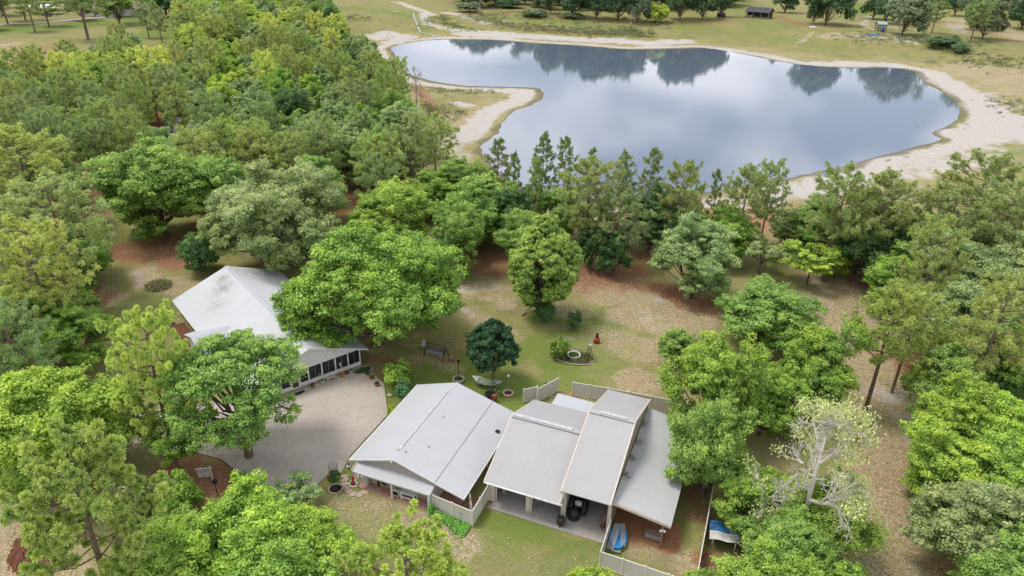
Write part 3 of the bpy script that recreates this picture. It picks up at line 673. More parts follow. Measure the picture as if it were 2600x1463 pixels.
# ---------------------------------------------------------------- house
hs = thing('house', 'white house with leaf-strewn white sheet roof and dark screened porch facing the driveway', 'house', HO, HRZ)
def hp(mb, name, mat, label=None, parent=None):
    o = mb.build(name, mat, parent or hs)
    if label: o['label'] = label
    return o
hprof = [(-14.05,2.02),(-6.3,5.0),(.95,2.25)]
hp(MB().sheet_y(hprof, .08, 27.3, .08), 'roof', M['roof_house'], 'main gabled white roof with dead leaves near its far end')
hp(MB().sheet_x([(9.9,2.0),(13.5,3.3),(17.1,2.0)], -15.55, -10.2, .07), 'roof', M['roof_ext'], 'small gabled wing roof on the left side')
hp(MB().box(-6.5,-6.1,.08,27.3,4.93,5.02), 'ridge_cap', M['roof_ext'])
hp(MB().box(-13.4,.15,4.0,26.8,0,2.05), 'wall', M['white'])
hp(MB().wall_y([(-13.4,2.05),(.15,2.05),(-6.3,4.85)], 26.6, 26.7), 'wall', M['white'])
hp(MB().box(-15.1,-13.4,10.2,16.8,0,1.98).wall_x([(10.2,1.98),(16.8,1.98),(13.5,3.1)], -15.1,-15.0), 'wall', M['white'])
# screened porch front
hp(MB().box(-12.2,.02,.3,4.0,-.05,.16), 'foundation', M['foundation'])
hp(MB().box(-11.8,-8.72,.42,.5,.16,.62).box(-7.78,0,.42,.5,.16,.62).box(-.06,.02,.5,4.0,.16,.62), 'knee_wall', M['white'])
hp(MB().wall_y([(-12.0,2.32),(.02,2.32),(.02,2.48),(-6.3,4.86),(-12.0,2.66)], .42, .5), 'wall', M['white'], 'plain white gable above the porch screens')
posts = [-11.75,-11.1,-9.95,-8.82,-7.72,-6.62,-4.95,-3.25,-1.6,-.04]
for x in posts: hp(MB().box(x-.09,x+.07,.39,.5,.16,2.40), 'post', M['white'])
for a, b_ in zip(posts[:-1], posts[1:]):
    if abs(a+8.82) < .01: continue
    hp(MB().box(a+.07,b_-.09,.455,.475,.62,2.32), 'screen', M['screen'])
    if b_-a > 1.5: hp(MB().box((a+b_)/2-.015,(a+b_)/2+.015,.43,.454,.62,2.32), 'mullion', M['grey'])
hp(MB().box(-.03,0.0,.6,3.9,.62,2.2), 'screen', M['screen'])
hp(MB().box(-8.75,-7.81,.455,.475,2.02,2.32), 'screen', M['screen'])
dr = hp(MB().box(-8.73,-8.62,.40,.45,.16,1.98).box(-7.92,-7.81,.40,.45,.16,1.98).box(-8.62,-7.92,.40,.45,1.88,1.98).box(-8.62,-7.92,.40,.45,1.0,1.06).box(-8.62,-7.92,.40,.45,.16,.28), 'door', M['white'], 'white framed screen door')
hp(MB().box(-8.62,-7.92,.43,.44,.28,1.88), 'screen', simple('brown screen mesh', (.10,.055,.045), .6, .3, 2), parent=dr)
hp(MB().box(-5.5,-5.05,.40,.42,.72,.74).box(-5.5,-5.05,.40,.42,1.0,1.02).box(-5.5,-5.48,.40,.42,.72,1.02).box(-5.07,-5.05,.40,.42,.72,1.02).box(-5.45,-5.1,.40,.42,.82,.835).box(-5.45,-5.1,.40,.42,.9,.915), 'screen_vent', M['galv'])
hrk = MB()
for (x0,z0),(x1,z1) in (((-14.05,2.02),(-6.3,5.0)),((-6.3,5.0),(.95,2.25))):
    hrk.add([(x0,.0,z0-.2),(x1,.0,z1-.2),(x1,.0,z1+.02),(x0,.0,z0+.02),(x0,.075,z0-.2),(x1,.075,z1-.2),(x1,.075,z1+.02),(x0,.075,z0+.02)],
            [(0,1,2,3),(4,7,6,5),(0,4,5,1),(3,2,6,7),(0,3,7,4),(1,5,6,2)])
hp(hrk, 'rake_trim', M['white'])
hp(MB().box(-14.1,-14.0,.08,27.3,1.86,2.0), 'gutter', M['white'])
for x in (-10.4,-2.9):   # flags on short staffs
    f = thing('flag', 'small red and white striped flag on a slanted staff beside the screen door' if x < -5 else 'faded pale flag on a slanted staff at the right half of the porch', 'flag', Hh(x,.40,1.45), HRZ, 'porch flags')
    MB().tube([(0,0,0),(.05,-.75,.55)], .02, 6).build('staff', M['white'], f)
    fm, fnt, fb = new_mat('striped flag'); t = fnt.nodes.new('ShaderNodeTexCoord'); s = fnt.nodes.new('ShaderNodeSeparateXYZ'); fnt.links.new(t.outputs['Object'], s.inputs[0])
    st_ = ramp(fnt, mathn(fnt, 'FRACT', mathn(fnt, 'MULTIPLY', s.outputs[1], 9)), .49, .51)
    fnt.links.new(mixc(fnt, st_, (.6,.57,.55), (.42,.10,.09) if x < -5 else (.55,.5,.42)), fb.inputs['Base Color']); fb.inputs['Roughness'].default_value = .8
    c = MB(); n = 6
    for i in range(n):
        y0, y1 = -.75+.1*i, -.75+.1*(i+1); z0, z1 = .55-(y0+.75)*.73, .55-(y1+.75)*.73; w0, w1 = .04*math.sin(i*1.7), .04*math.sin((i+1)*1.7)
        c.add([(.05+w0,y0,z0-.02),(.05+w1,y1,z1-.02),(.1+w1,y1+.12,z1-.85+.08*i),(.1+w0,y0+.1,z0-.9+.05*i)], [(0,1,2,3)], True)
    c.build('cloth', fm, f)

# ---------------------------------------------------------------- fences
def fence(name, label, pts, h=1.8, step=2.05, posts_end=True, frame=G):
    t = thing(name, label, 'fence', frame(*pts[0]), GRZ)
    o0 = Vector((pts[0][0], pts[0][1], 0))
    done = set()
    for (x0, y0), (x1, y1) in zip(pts[:-1], pts[1:]):
        a = Vector((x0, y0, 0))-o0; b_ = Vector((x1, y1, 0))-o0; L = (b_-a).length; n = max(1, round(L/step)); d = (b_-a)/n; rz = math.atan2(d.y, d.x)
        for k in range(n+1):
            p = a+d*k; key = (round(p.x, 1), round(p.y, 1))
            if key not in done:
                done.add(key); q = MB().cbox((p.x,p.y,h/2+.03), (.13,.13,h+.06), rz); q.lathe([(.11,h+.06),(.11,h+.09),(0,h+.17)], (p.x,p.y,0), 4, rz=rz+math.pi/4); q.build('post', M['fence_trim'], t)
            if k < n:
                c = p+d*.5; MB().cbox((c.x,c.y,h/2), (d.length-.14,.04,h-.1), rz).build('panel', M['fence'], t)
                MB().cbox((c.x,c.y,h-.03), (d.length-.13,.07,.10), rz).build('rail', M['fence_trim'], t)
                MB().cbox((c.x,c.y,.08), (d.length-.13,.06,.12), rz).build('rail', M['fence_trim'], t)
    return t
fence('vinyl_fence', 'beige vinyl fence angling between the workshop porch and the garage, with creeper at its foot', [(-4.55,-2.3),(-.37,-2.75),(-.37,.78)])
fence('vinyl_fence', 'beige vinyl fence from the garage corner around the lean-to yard, nearest the camera', [(11.28,1.0),(11.4,-2.75),(19.05,-2.95),(19.25,-2.96)])
fence('vinyl_fence', 'long beige vinyl fence running away on the right of the lean-to, seen from above', [(19.25,-2.6),(19.1,9.0),(18.9,20.6)])
fence('vinyl_fence', 'beige vinyl fence behind the tall garage roof, right of the open gate', [(1.95,19.9),(6.0,20.4),(10.8,20.75),(15.5,21.1)])
fence('vinyl_gate', 'open beige vinyl gate leaf standing left of the fence gap behind the garage', [(-1.35,17.1),(.1,20.0)], step=3.5)
fence('vinyl_fence', 'short beige vinyl fence stub at the hinge side of the open gate', [(-2.75,16.4),(-1.55,17.5)])
pl = thing('outboard_stand', 'dark blue topped motor stand leaning outside the open gate leaf', 'motor', G(-.95,19.0), GRZ)
MB().lathe([(0,0),(.16,.02),(.2,.15),(.16,.3),(0,.36)], (0,0,1.2), 12).build('cowl', simple('navy plastic', (.03,.05,.10), .4), pl)
MB().cbox((0,0,.75), (.16,.2,.9)).cbox((0,0,.15), (.5,.12,.1)).tube([(.15,0,0),(0,0,1.1)], .03).tube([(-.15,0,0),(0,0,1.1)], .03).build('leg', M['black'], pl)
# ---------------------------------------------------------------- smaller things
def obj(t, mb, name, mat, label=None):
    o = mb.build(name, mat, t)
    if label: o['label'] = label
    return o
def tube_ring(c, r, rt, n=20, sx=1, sy=1):
    q = MB(); q.tube([(c[0]+r*sx*math.cos(2*math.pi*i/n), c[1]+r*sy*math.sin(2*math.pi*i/n), c[2]) for i in range(n+1)], rt, 6, cap=False); return q
def blocks_ring(n, r, size, sx=1, sy=1, z=.1):
    q = MB()
    for i in range(n):
        t = 2*math.pi*i/n; q.cbox((r*sx*math.cos(t), r*sy*math.sin(t), z), size, t+math.pi/2+random.uniform(-.08,.08))
    return q
def sprigs(r, h, n, leaf, seed=0, z0=.1, sx=1, sy=1):
    rng = random.Random(seed); q = MB()
    for i in range(n):
        a = rng.uniform(0, 6.28); d = r*math.sqrt(rng.random()); z = z0+h*rng.random()*(1-.5*(d/r)**2); u = Vector((rng.gauss(0,1), rng.gauss(0,1), rng.gauss(0,.6))).normalized()*leaf; v = u.cross(Vector((rng.gauss(0,1), rng.gauss(0,1), 1))).normalized()*leaf*.5
        c = Vector((d*math.cos(a)*sx, d*math.sin(a)*sy, z)); q.add([c-u, c-v, c+u, c+v], [(0,1,2,3)])
    return q
M['greens'] = simple('garden greens', (.07,.16,.035), .6, .5, 9, c2=(.03,.07,.02))
M['vine'] = simple('vine greens', (.17,.40,.05), .5, .5, 6, c2=(.08,.22,.03))
M['weeds'] = simple('weedy ground plants', (.20,.24,.06), .7, .5, 7, c2=(.09,.12,.03))
def pot(x, y, frame, r, h, mat, label, leafc=None, n=60, lh=.25):
    t = thing('plant_pot', label, 'plant pot', frame(x, y), 0, 'pots along the porch')
    obj(t, MB().lathe([(r*.7,0),(r*.95,h*.75),(r*1.05,h*.8),(r*1.05,h),(r*.9,h),(r*.85,h*.8)], n=16), 'pot', mat)
    obj(t, MB().lathe([(0,h*.82),(r*.86,h*.82)], n=16), 'soil', M['soil'])
    obj(t, sprigs(r*1.1, lh, n, .09, int(x*10), h*.8), 'plant', leafc or M['greens'])
# porch front, in house frame
pot(-6.65, -.35, Hh, .24, .42, M['terra'], 'terracotta pot with green plant, nearest to the screen door')
pot(-5.35, -.30, Hh, .27, .46, M['white'], 'white urn-shaped pot between the first terracotta pot and the bench')
pot(-3.0, -.33, Hh, .25, .38, M['orange'], 'orange glazed pot with yellow-green plant at the right end of the bench', simple('yellow green plant', (.35,.35,.03), .6, .3, 8))
pot(-2.25, -.25, Hh, .24, .34, M['terra'], 'wide terracotta bowl beside the orange pot', simple('red leaf plant', (.16,.06,.05), .6, .3, 8), 40)
pot(-1.65, -.25, Hh, .22, .36, M['white'], 'small white pot left of the round planting bed')
t = thing('garden_bench', 'small white stone bench among the pots before the porch', 'bench', Hh(-4.25,-.30), HRZ)
obj(t, MB().box(-.62,.62,-.2,.2,.38,.46), 'seat', M['stone']); obj(t, MB().box(-.48,-.36,-.16,.16,0,.38), 'leg', M['stone']); obj(t, MB().box(.36,.48,-.16,.16,0,.38), 'leg', M['stone'])
t = thing('doormat', 'black half-round doormat in front of the screen door', 'doormat', Hh(-8.35,-.25), HRZ)
obj(t, MB().prism([(.75*math.cos(math.pi+math.pi*i/14), .55*math.sin(math.pi+math.pi*i/14)) for i in range(15)], .032, .06), 'mat', M['rubber'])
t = thing('planting_bed', 'half-round planting bed edged with pale stones at the right end of the porch', 'flower bed', Hh(-.35,-.85), HRZ)
obj(t, blocks_ring(26, 1.0, (.26,.14,.2), 1.15, .72), 'stone_edging', M['stone']); obj(t, MB().lathe([(0,.12),(1.0,.08)], sx=1.1, sy=.68), 'soil', M['soil']); obj(t, sprigs(1.0, .22, 520, .1, 5, .08, 1.05, .65), 'groundcover', M['greens'])
def yard_pot(px, py, label, mat, r=.26, h=.36, lm=None, lh=.3):
    pot(0, 0, lambda x, y: W(px, py), r, h, mat, label, lm, 70, lh)
yard_pot(934, 952, 'terracotta pot with dark plant at the driveway corner by the planting bed', M['terra'], .26)
yard_pot(944, 962, 'terracotta pot with yellowish plant on the driveway edge', M['terra'], .28, .36, M['weeds'], .35)
yard_pot(957, 980, 'orange pot standing alone on the right edge of the driveway', M['orange'], .26, .4, M['greens'], .3)
t = thing('stepping_stone', 'pale round stepping stone on the grass between driveway and fig shrub', 'stepping stone', W(990,1003)); obj(t, MB().lathe([(.36,0),(.36,.06),(0,.07)], sx=1, sy=.9), 'stone', M['flag'])
# brick-edged bed beside the house
t = thing('raised_bed', 'long bare planting bed with thin timber edging at the left wall of the house', 'flower bed', Hh(-14.8,20.2), HRZ)
obj(t, MB().box(-.95,.9,-2.6,3.4,-.02,.10), 'mulch', M['mulch'])
for a in ((-1.02,-.95,-2.6,3.4),(.9,.97,-2.6,3.4),(-1.02,.97,3.4,3.47),(-1.02,.97,-2.67,-2.6)): obj(t, MB().box(*a,-.02,.2), 'timber_edge', M['wood'])
t = thing('shrub', 'tiny dark shrub at the far corner of the bare bed beside the house', 'bush', W(430,822)); obj(t, sprigs(.6,.9,420,.12,6,.05), 'foliage', M['greens']); obj(t, MB().tube([(0,0,0),(0,0,.6)], .04), 'stem', M['bark'])
t = thing('brush_pile', 'round pile of cut brush on the left lawn', 'brush pile', W(402,728))
rng_ = random.Random(8); q = MB(); q2 = MB()
for i in range(150):
    a = rng_.uniform(0,6.28); d = 1.7*math.sqrt(rng_.random()); z = .15+.85*rng_.random()*(1-d/2.2); b_ = rng_.uniform(0,6.28); L = rng_.uniform(.4,1.1)
    (q if i % 3 else q2).tube([(d*math.cos(a),d*math.sin(a),z),(d*math.cos(a)+L*math.cos(b_),d*math.sin(a)+L*math.sin(b_),z+rng_.uniform(-.1,.3))], .025, 4)
obj(t, q, 'twigs', M['wood']); obj(t, sprigs(1.9,.8,900,.12,9,.05), 'leaves', M['weeds'])
# patio swing and small table
t = thing('patio_swing', 'patio swing with grey cushions and black A-frames under the spreading oak', 'swing', W(1108,905), -.42)
for sx in (-1.35, 1.35):
    obj(t, MB().tube([(sx,-.75,0),(sx,-.1,1.75),(sx,.1,1.75),(sx,.75,0)], .05, 6), 'side_frame', M['black'])
obj(t, MB().tube([(-1.4,0,1.75),(1.4,0,1.75)], .045, 6), 'top_bar', M['black'])
obj(t, MB().cbox((0,-.05,.55), (2.3,.62,.14)), 'seat', M['grey']); obj(t, MB().cbox((0,.32,.85), (2.3,.12,.6), 0, -.25), 'backrest', simple('taupe cushion', (.20,.17,.16), .8))
for sx in (-1.15, 1.15): obj(t, MB().tube([(sx,0,.6),(sx,0,1.75)], .02, 5).cbox((sx,0,.75), (.08,.6,.05)), 'hanger', M['black'])
t = thing('patio_chair', 'pale folding chair at the left end of the patio swing', 'chair', W(1076,884), -.2)
obj(t, MB().cbox((0,0,.42), (.55,.5,.06)), 'seat', M['canvas']); obj(t, MB().cbox((0,.26,.75), (.55,.06,.6), 0, -.2), 'backrest', M['canvas'])
for sx in (-.26,.26): obj(t, MB().tube([(sx,-.25,0),(sx,.25,.45)], .02, 5).tube([(sx,.25,0),(sx,-.25,.45)], .02, 5), 'leg', M['black'])
t = thing('side_table', 'small tan slatted table at the right end of the patio swing', 'table', W(1147,917), -.3)
obj(t, MB().cbox((0,0,.55), (.75,.5,.05)), 'top', M['wood'])
for sx in (-.32,.32):
    for sy in (-.2,.2): obj(t, MB().cbox((sx,sy,.26), (.04,.04,.53)), 'leg', M['black'])
# lamp posts in stone rings
t = thing('lamp_post', 'brown wooden lamp post rising from a ring of pale stones behind the workshop', 'lamp post', W(1164,966))
obj(t, MB().tube([(0,0,0),(0,0,2.6)], .07), 'post', M['postwood']); obj(t, MB().lathe([(.05,2.55),(.16,2.6),(.14,2.8),(.2,2.82),(0,2.95)], n=8), 'lantern', M['black'])
t = thing('stone_ring', 'ring of pale stones around the wooden lamp post', 'stone ring', W(1164,966)); obj(t, blocks_ring(13, .62, (.32,.2,.28), z=.14), 'stones', M['stone']); obj(t, MB().lathe([(0,.1),(.56,.08)]), 'soil', M['greens'])
t = thing('garden_pole', 'thin pole with a white feeder rising from a ring of tan blocks near the hammock', 'pole', W(1290,1001))
obj(t, MB().tube([(0,0,0),(0,0,2.5)], .025, 6), 'pole', M['grey']); obj(t, MB().lathe([(.04,2.4),(.15,2.42),(.15,2.6),(0,2.75)], n=8), 'feeder', M['white'])
t = thing('stone_ring', 'ring of tan blocks around the thin feeder pole', 'stone ring', W(1290,1001)); obj(t, blocks_ring(14, .55, (.27,.2,.25), z=.13), 'stones', simple('tan block', (.55,.42,.34), .85)); obj(t, MB().lathe([(0,.1),(.5,.08)]), 'mulch', M['mulch'])
# hammock
t = thing('hammock', 'green camouflage-patterned hammock on a low metal stand near the magnolia', 'hammock', W(1237,982), -.30)
hm, hnt, hb = new_mat('mottled green canvas'); nn_ = noise(hnt, 5, 2, .5); hnt.links.new(mixc(hnt, ramp(hnt, nn_, .46, .54), (.50,.52,.40), (.16,.24,.12)), hb.inputs['Base Color']); hb.inputs['Roughness'].default_value = .85
q = MB(); n = 12
for i in range(n):
    x0, x1 = -1.05+2.1*i/n, -1.05+2.1*(i+1)/n; s0, s1 = .55+.25*(x0/1.05)**2, .55+.25*(x1/1.05)**2
    for j in range(4):
        y0, y1 = -.62+.31*j, -.62+.31*(j+1); q.add([(x0,y0,s0+.1*y0*y0*2),(x1,y0,s1+.1*y0*y0*2),(x1,y1,s1+.1*y1*y1*2),(x0,y1,s0+.1*y1*y1*2)], [(0,1,2,3)], True)
obj(t, q, 'cloth', hm)
for s_ in (-1, 1):
    obj(t, MB().tube([(s_*1.07,-.68,.84),(s_*1.07,.68,.84)], .03, 6), 'spreader_bar', M['wood'])
    q = MB(); q.add([(s_*1.07,-.62,.84),(s_*1.07,.62,.84),(s_*1.95,0,1.15)], [(0,1,2)]); obj(t, q, 'end_net', M['canvas'])
obj(t, MB().tube([(-1.95,0,1.15),(-1.5,0,.06),(1.5,0,.06),(1.95,0,1.15)], .04, 6), 'stand', simple('green tube', (.05,.16,.10), .4))
obj(t, MB().tube([(-1.1,-.6,.04),(-1.1,.6,.04)], .04, 6), 'stand_foot', M['grey']); obj(t, MB().tube([(1.1,-.6,.04),(1.1,.6,.04)], .04, 6), 'stand_foot', M['grey'])
# fire bowl and red tool chest behind the workshop
t = thing('fire_bowl', 'black round fire bowl on the grass behind the workshop', 'fire bowl', W(1244,1007)); obj(t, MB().lathe([(.2,0),(.55,.2),(.6,.42),(.54,.42),(.2,.15),(0,.15)], n=20), 'bowl', M['black'])
t = thing('red_cart', 'small rusty red cart behind the workshop roof corner', 'cart', W(1255,1019), GRZ); obj(t, MB().cbox((0,0,.5), (.5,.5,.7)), 'body', simple('rust red paint', (.32,.10,.06), .7)); obj(t, MB().tube([(-.3,-.2,.15),(.3,-.2,.15)], .14, 12), 'wheel', M['rubber'])
# garden bed with windmill
gb = thing('garden_bed', 'oval garden bed with wavy white edging in the middle of the right lawn', 'flower bed', W(1455,905), -.1)
ctr_ = W(1455,905); pts = [(1404,888),(1402,905),(1415,914),(1432,921),(1450,925),(1470,927),(1486,927),(1496,927),(1501,919),(1509,918),(1511,912),(1503,906),(1500,900),(1490,896),(1470,893),(1450,889),(1430,885),(1415,884)]
pw = [W(*p)-ctr_ for p in pts]; ca, sa = math.cos(.1), math.sin(.1); pw = [Vector((p.x*ca-p.y*sa, p.x*sa+p.y*ca, 0)) for p in pw]
obj(gb, MB().tube([(p.x,p.y,.05) for p in pw+[pw[0]]], .09, 6), 'edging', M['stone'])
q = MB(); q.prism([(p.x*.97,p.y*.97) for p in pw], -.04, .05); o = obj(gb, q, 'soil', M['soil']); retri(o)
obj(gb, sprigs(2.2, .28, 1300, .10, 12, .05, 1.35, .75), 'plants', M['weeds'])
t = thing('round_planter', 'white round planter ring inside the oval garden bed', 'planter', W(1457,905)); obj(t, tube_ring((0,0,.3), .78, .07, 24), 'rim', M['white']); obj(t, MB().lathe([(.8,0),(.8,.3),(.7,.3),(.7,.05),(0,.05)], n=24), 'side', M['white']); obj(t, MB().lathe([(0,.26),(.74,.26)], n=24), 'soil', M['soil']); obj(t, sprigs(.7,.14,160,.09,14,.24), 'plants', M['weeds'])
t = thing('garden_windmill', 'ornamental garden windmill with four dark legs at the right end of the garden bed', 'windmill', W(1495,914), .3)
for sx in (-1,1):
    for sy in (-1,1): obj(t, MB().tube([(sx*.42,sy*.42,0),(sx*.08,sy*.08,2.2)], .028, 5), 'leg', M['black'])
obj(t, MB().tube([(-.3,-.3,.8),(.3,-.3,.8),(.3,.3,.8),(-.3,.3,.8),(-.3,-.3,.8)], .016, 4).tube([(-.18,-.18,1.5),(.18,-.18,1.5),(.18,.18,1.5),(-.18,.18,1.5),(-.18,-.18,1.5)], .016, 4), 'brace', M['black'])
q = MB()
for k in range(10):
    a = k*.628; q.add([(0,-.12,2.3),(.34*math.cos(a),-.14,2.3+.34*math.sin(a)),(.34*math.cos(a+.42),-.08,2.3+.34*math.sin(a+.42))], [(0,1,2)])
obj(t, q, 'wheel', M['galv']); obj(t, MB().lathe([(0,2.18),(.26,2.2),(.2,2.26),(0,2.32)], n=12), 'head', M['white'])
t = thing('chiminea', 'red clay chiminea with a dark chimney alone on the right lawn', 'chiminea', W(1515,870))
obj(t, MB().lathe([(.3,0),(.42,.08),(.38,.5),(.22,.75)], n=16), 'body', simple('red clay', (.30,.05,.03), .6)); obj(t, MB().lathe([(.21,.75),(.16,1.0),(.16,1.3),(.2,1.34),(0,1.34)], n=14), 'chimney', simple('sooty clay', (.05,.03,.03), .7))
# workshop porch
t = thing('work_table', 'white wooden work table on the brick porch of the workshop', 'table', G(-7.2,-1.95), GRZ)
obj(t, MB().box(-.75,.75,-.4,.4,.84,.92), 'top', M['white'])
for sx in (-.66,.66):
    for sy in (-.32,.32): obj(t, MB().box(sx-.06,sx+.06,sy-.06,sy+.06,0,.84), 'leg', M['white'])
obj(t, MB().box(-.7,.7,-.36,-.3,.3,.42), 'stretcher', M['white']); obj(t, MB().box(-.7,.7,.3,.36,.3,.42), 'stretcher', M['white'])
t = thing('pet_crate', 'white box heater with a dark front grille left of the work table', 'heater', G(-8.5,-1.85), GRZ)
obj(t, MB().box(-.45,.3,-.3,.3,0.05,.75), 'body', M['white']); obj(t, MB().box(-.4,.2,-.315,-.3,.15,.6), 'grille', M['black']); obj(t, MB().box(-.25,.2,-.2,.2,.75,.79), 'top_vent', M['grey'])
t = thing('electrical_cabinet', 'pale grey cabinet at the left end of the brick porch', 'cabinet', G(-12.1,-1.85), GRZ); obj(t, MB().box(-.3,.3,-.2,.2,0,1.05), 'body', M['white']); obj(t, MB().box(-.26,.26,-.215,-.2,.1,.95), 'door', M['canvas'])
t = thing('garden_hose', 'coiled black hose hanging on the porch wall', 'hose', G(-10.0,-1.62,1.15), GRZ); q = MB()
for k in range(3): q.tube([(.32*math.cos(6.283*i/20),-.06*k,.6*math.sin(6.283*i/20)) for i in range(21)], .045, 6, cap=False)
q.build('coil', M['rubber'], t); obj(t, MB().cbox((0,.05,.58), (.15,.1,.1)), 'hook', M['redpaint'])
t = thing('hand_tool', 'black bottle-shaped extinguisher on the porch wall left of the hose', 'extinguisher', G(-10.75,-1.62), GRZ); obj(t, MB().lathe([(.09,.1),(.1,.6),(.03,.75),(.03,.85)], n=10), 'body', M['black']); obj(t, MB().tube([(0,0,.8),(.15,0,.9),(.16,0,.5)], .02, 5), 'tube', M['white'])
t = thing('hand_pump', 'red cast-iron style hand pump with white edging at the porch corner', 'pump', W(897,1229)); obj(t, MB().lathe([(.22,0),(.12,.12),(.09,.5),(.13,.8),(.06,1.0)], n=10).tube([(0,0,.75),(.25,-.1,.62)], .05, 6).tube([(0,0,.95),(-.15,.3,.7)], .025, 5), 'body', M['redpaint']); obj(t, tube_ring((0,0,.05), .42, .06), 'edging', M['white'])
t = thing('white_urn', 'small white urn with dark top on the concrete left of the workshop', 'urn', W(886,1187)); obj(t, MB().lathe([(.12,0),(.2,.1),(.22,.25),(.1,.33)], n=12), 'body', M['white']); obj(t, MB().lathe([(.09,.33),(.12,.45),(0,.5)], n=10), 'top', M['black'])
for i, (px, py, lab) in enumerate([(875,1210,'first stepping stone from the driveway'),(876,1220,'second stepping stone from the driveway'),(876,1230,'third stepping stone from the driveway'),(879,1240,'fourth stepping stone, where the path bends'),(885,1248,'fifth stepping stone, after the bend'),(897,1255,'second-last stepping stone of the curved line'),(912,1257,'last stepping stone of the curved line'),(925,1250,'stepping stone set apart at the porch edge')]):
    t = thing('stepping_stone', lab+' at the workshop lawn', 'stepping stone', W(px,py), i*.9, 'stepping stones beside the workshop'); n = 7
    obj(t, MB().prism([((.37+.05*math.sin(i+j*2.3))*math.cos(6.283*j/n), .28*math.sin(6.283*j/n)) for j in range(n)], -.02, .05), 'stone', M['flag'])
t = thing('rose_trellis', 'tall wire obelisk trellis with climbing roses in a stone ring by the driveway', 'trellis', W(852,1243), 0)
q = MB()
for k in range(8):
    a = k*math.pi/4; q.tube([(.42*math.cos(a),.42*math.sin(a),0),(.40*math.cos(a),.40*math.sin(a),3.0)], .016, 4)
for z in (.6,1.2,1.8,2.3,2.65,3.0): q.tube([(.41*math.cos(6.283*i/16),.41*math.sin(6.283*i/16),z) for i in range(17)], .014, 4, cap=False)
obj(t, q, 'wire_frame', M['black']); obj(t, sprigs(.62,.95,1500,.075,21,1.35), 'foliage', M['greens'])
for p in ((-.35,-.5,2.2),(.5,-.3,1.75)): obj(t, MB().lathe([(0,0),(.09,.04),(.1,.1),(0,.14)], p, 8), 'rose', simple('coral petals', (.75,.16,.06), .6))
for k in range(3): obj(t, MB().tube([(.1*k-.1,.05,0),(.15*k-.2,.1,.8),(.1*k-.1,-.1,1.5)], .02, 5), 'stem', M['greens'])
t = thing('stone_ring', 'oval ring of pale stones at the foot of the rose trellis', 'stone ring', W(852,1243)); obj(t, blocks_ring(14, .62, (.28,.1,.14), z=.07), 'stones', M['stone']); obj(t, MB().lathe([(0,.08),(.57,.06)]), 'soil', M['soil'])
# sign by the driveway oak
t = thing('yard_sign', 'white hanging sign with three lines of faded black lettering under the driveway oak', 'sign', W(540,1220), .18)
obj(t, MB().box(-.07,.07,-.07,.07,0,1.75), 'post', M['white']); obj(t, MB().box(-1.35,.22,-.05,.05,1.48,1.60).box(-.95,-.85,-.06,.06,1.6,1.68), 'arm', M['white'])
obj(t, MB().box(-1.18,-.16,-.02,.02,.55,1.32), 'panel', M['white'])
q = MB(); rs = random.Random(3)
for z, x0, x1 in ((1.12,-1.06,-.34),(.93,-.78,-.60),(.70,-.92,-.52)):
    x = x0
    while x < x1:
        w = rs.uniform(.035,.055); hh = .12 if z != .93 else .07
        q.box(x, x+.014, -.026, -.02, z, z+hh).box(x+.014, x+w, -.026, -.02, z+hh*rs.choice((0,.45,.85)), z+hh*rs.choice((.12,.57,.97))+.012); x += w+.022
obj(t, q, 'lettering', M['black'])
t = thing('solar_light', 'dark garden light on a thin stake below the hanging sign', 'garden light', W(496,1265)); obj(t, MB().tube([(0,0,0),(0,0,1.5)], .03, 5), 'stake', M['black']); obj(t, MB().lathe([(.05,1.5),(.2,1.55),(.1,1.75),(0,1.8)], n=8), 'head', M['black'])
t = thing('solar_light', 'dark lantern on a stake in front of the driveway oak trunk', 'garden light', W(553,1258)); obj(t, MB().tube([(0,0,0),(0,0,1.5)], .04, 5), 'stake', M['black']); obj(t, MB().lathe([(.08,1.5),(.25,1.6),(.22,1.9),(0,2.0)], n=8), 'head', M['black'])
# yard between workshop and garage
t = thing('feather_flag', 'limp white flag on a thin pole behind the angled fence', 'flag', G(-.95,-2.0), GRZ)
obj(t, MB().tube([(0,0,0),(0,0,3.1)], .03, 6), 'pole', M['grey']); q = MB()
for i in range(6):
    z0, z1 = 3.05-.36*i, 3.05-.36*(i+1); w0, w1 = .03+.05*i, .03+.05*(i+1); q.add([(.03,.0,z0),(.03+w0,.04*math.sin(i),z0),(.03+w1,.04*math.sin(i+1),z1),(.03,0,z1)], [(0,1,2,3)], True)
obj(t, q, 'cloth', M['white']); obj(t, MB().cbox((.1,-.02,2.35), (.06,.01,.3)), 'red_stripe', M['redpaint'])
t = thing('creeper_vine', 'bright green creeper spreading along the foot of the angled fence', 'vine', G(-2.6,-3.0), GRZ)
q = MB(); rv = random.Random(31)
for i in range(3200):
    s_ = rv.random(); x = -2.0+4.1*s_; y = .15-.2*s_+rv.gauss(0,.20+.42*max(0, s_-.35))-.7*max(0, s_-.4); z = .05+rv.random()*(1.1 if s_ < .08 else .55)*max(.25, 1-s_)
    y = min(y, .38-.1*s_); u = Vector((rv.gauss(0,1),rv.gauss(0,1),rv.gauss(0,.4))).normalized()*.085; v = u.cross(Vector((rv.gauss(0,.5),rv.gauss(0,.5),1))).normalized()*.07; c = Vector((x,y,z)); q.add([c-u,c-v,c+u,c+v], [(0,1,2,3)])
obj(t, q, 'foliage', M['vine'])
t = thing('clothes_pole', 'thin black hook pole in front of the angled fence', 'pole', G(-1.35,-3.05), GRZ); obj(t, MB().tube([(0,0,0),(0,0,1.5)], .018, 5).tube([(-.3,0,1.35),(-.1,0,1.52),(.1,0,1.52),(.3,0,1.35)], .018, 5), 'pole', M['black'])
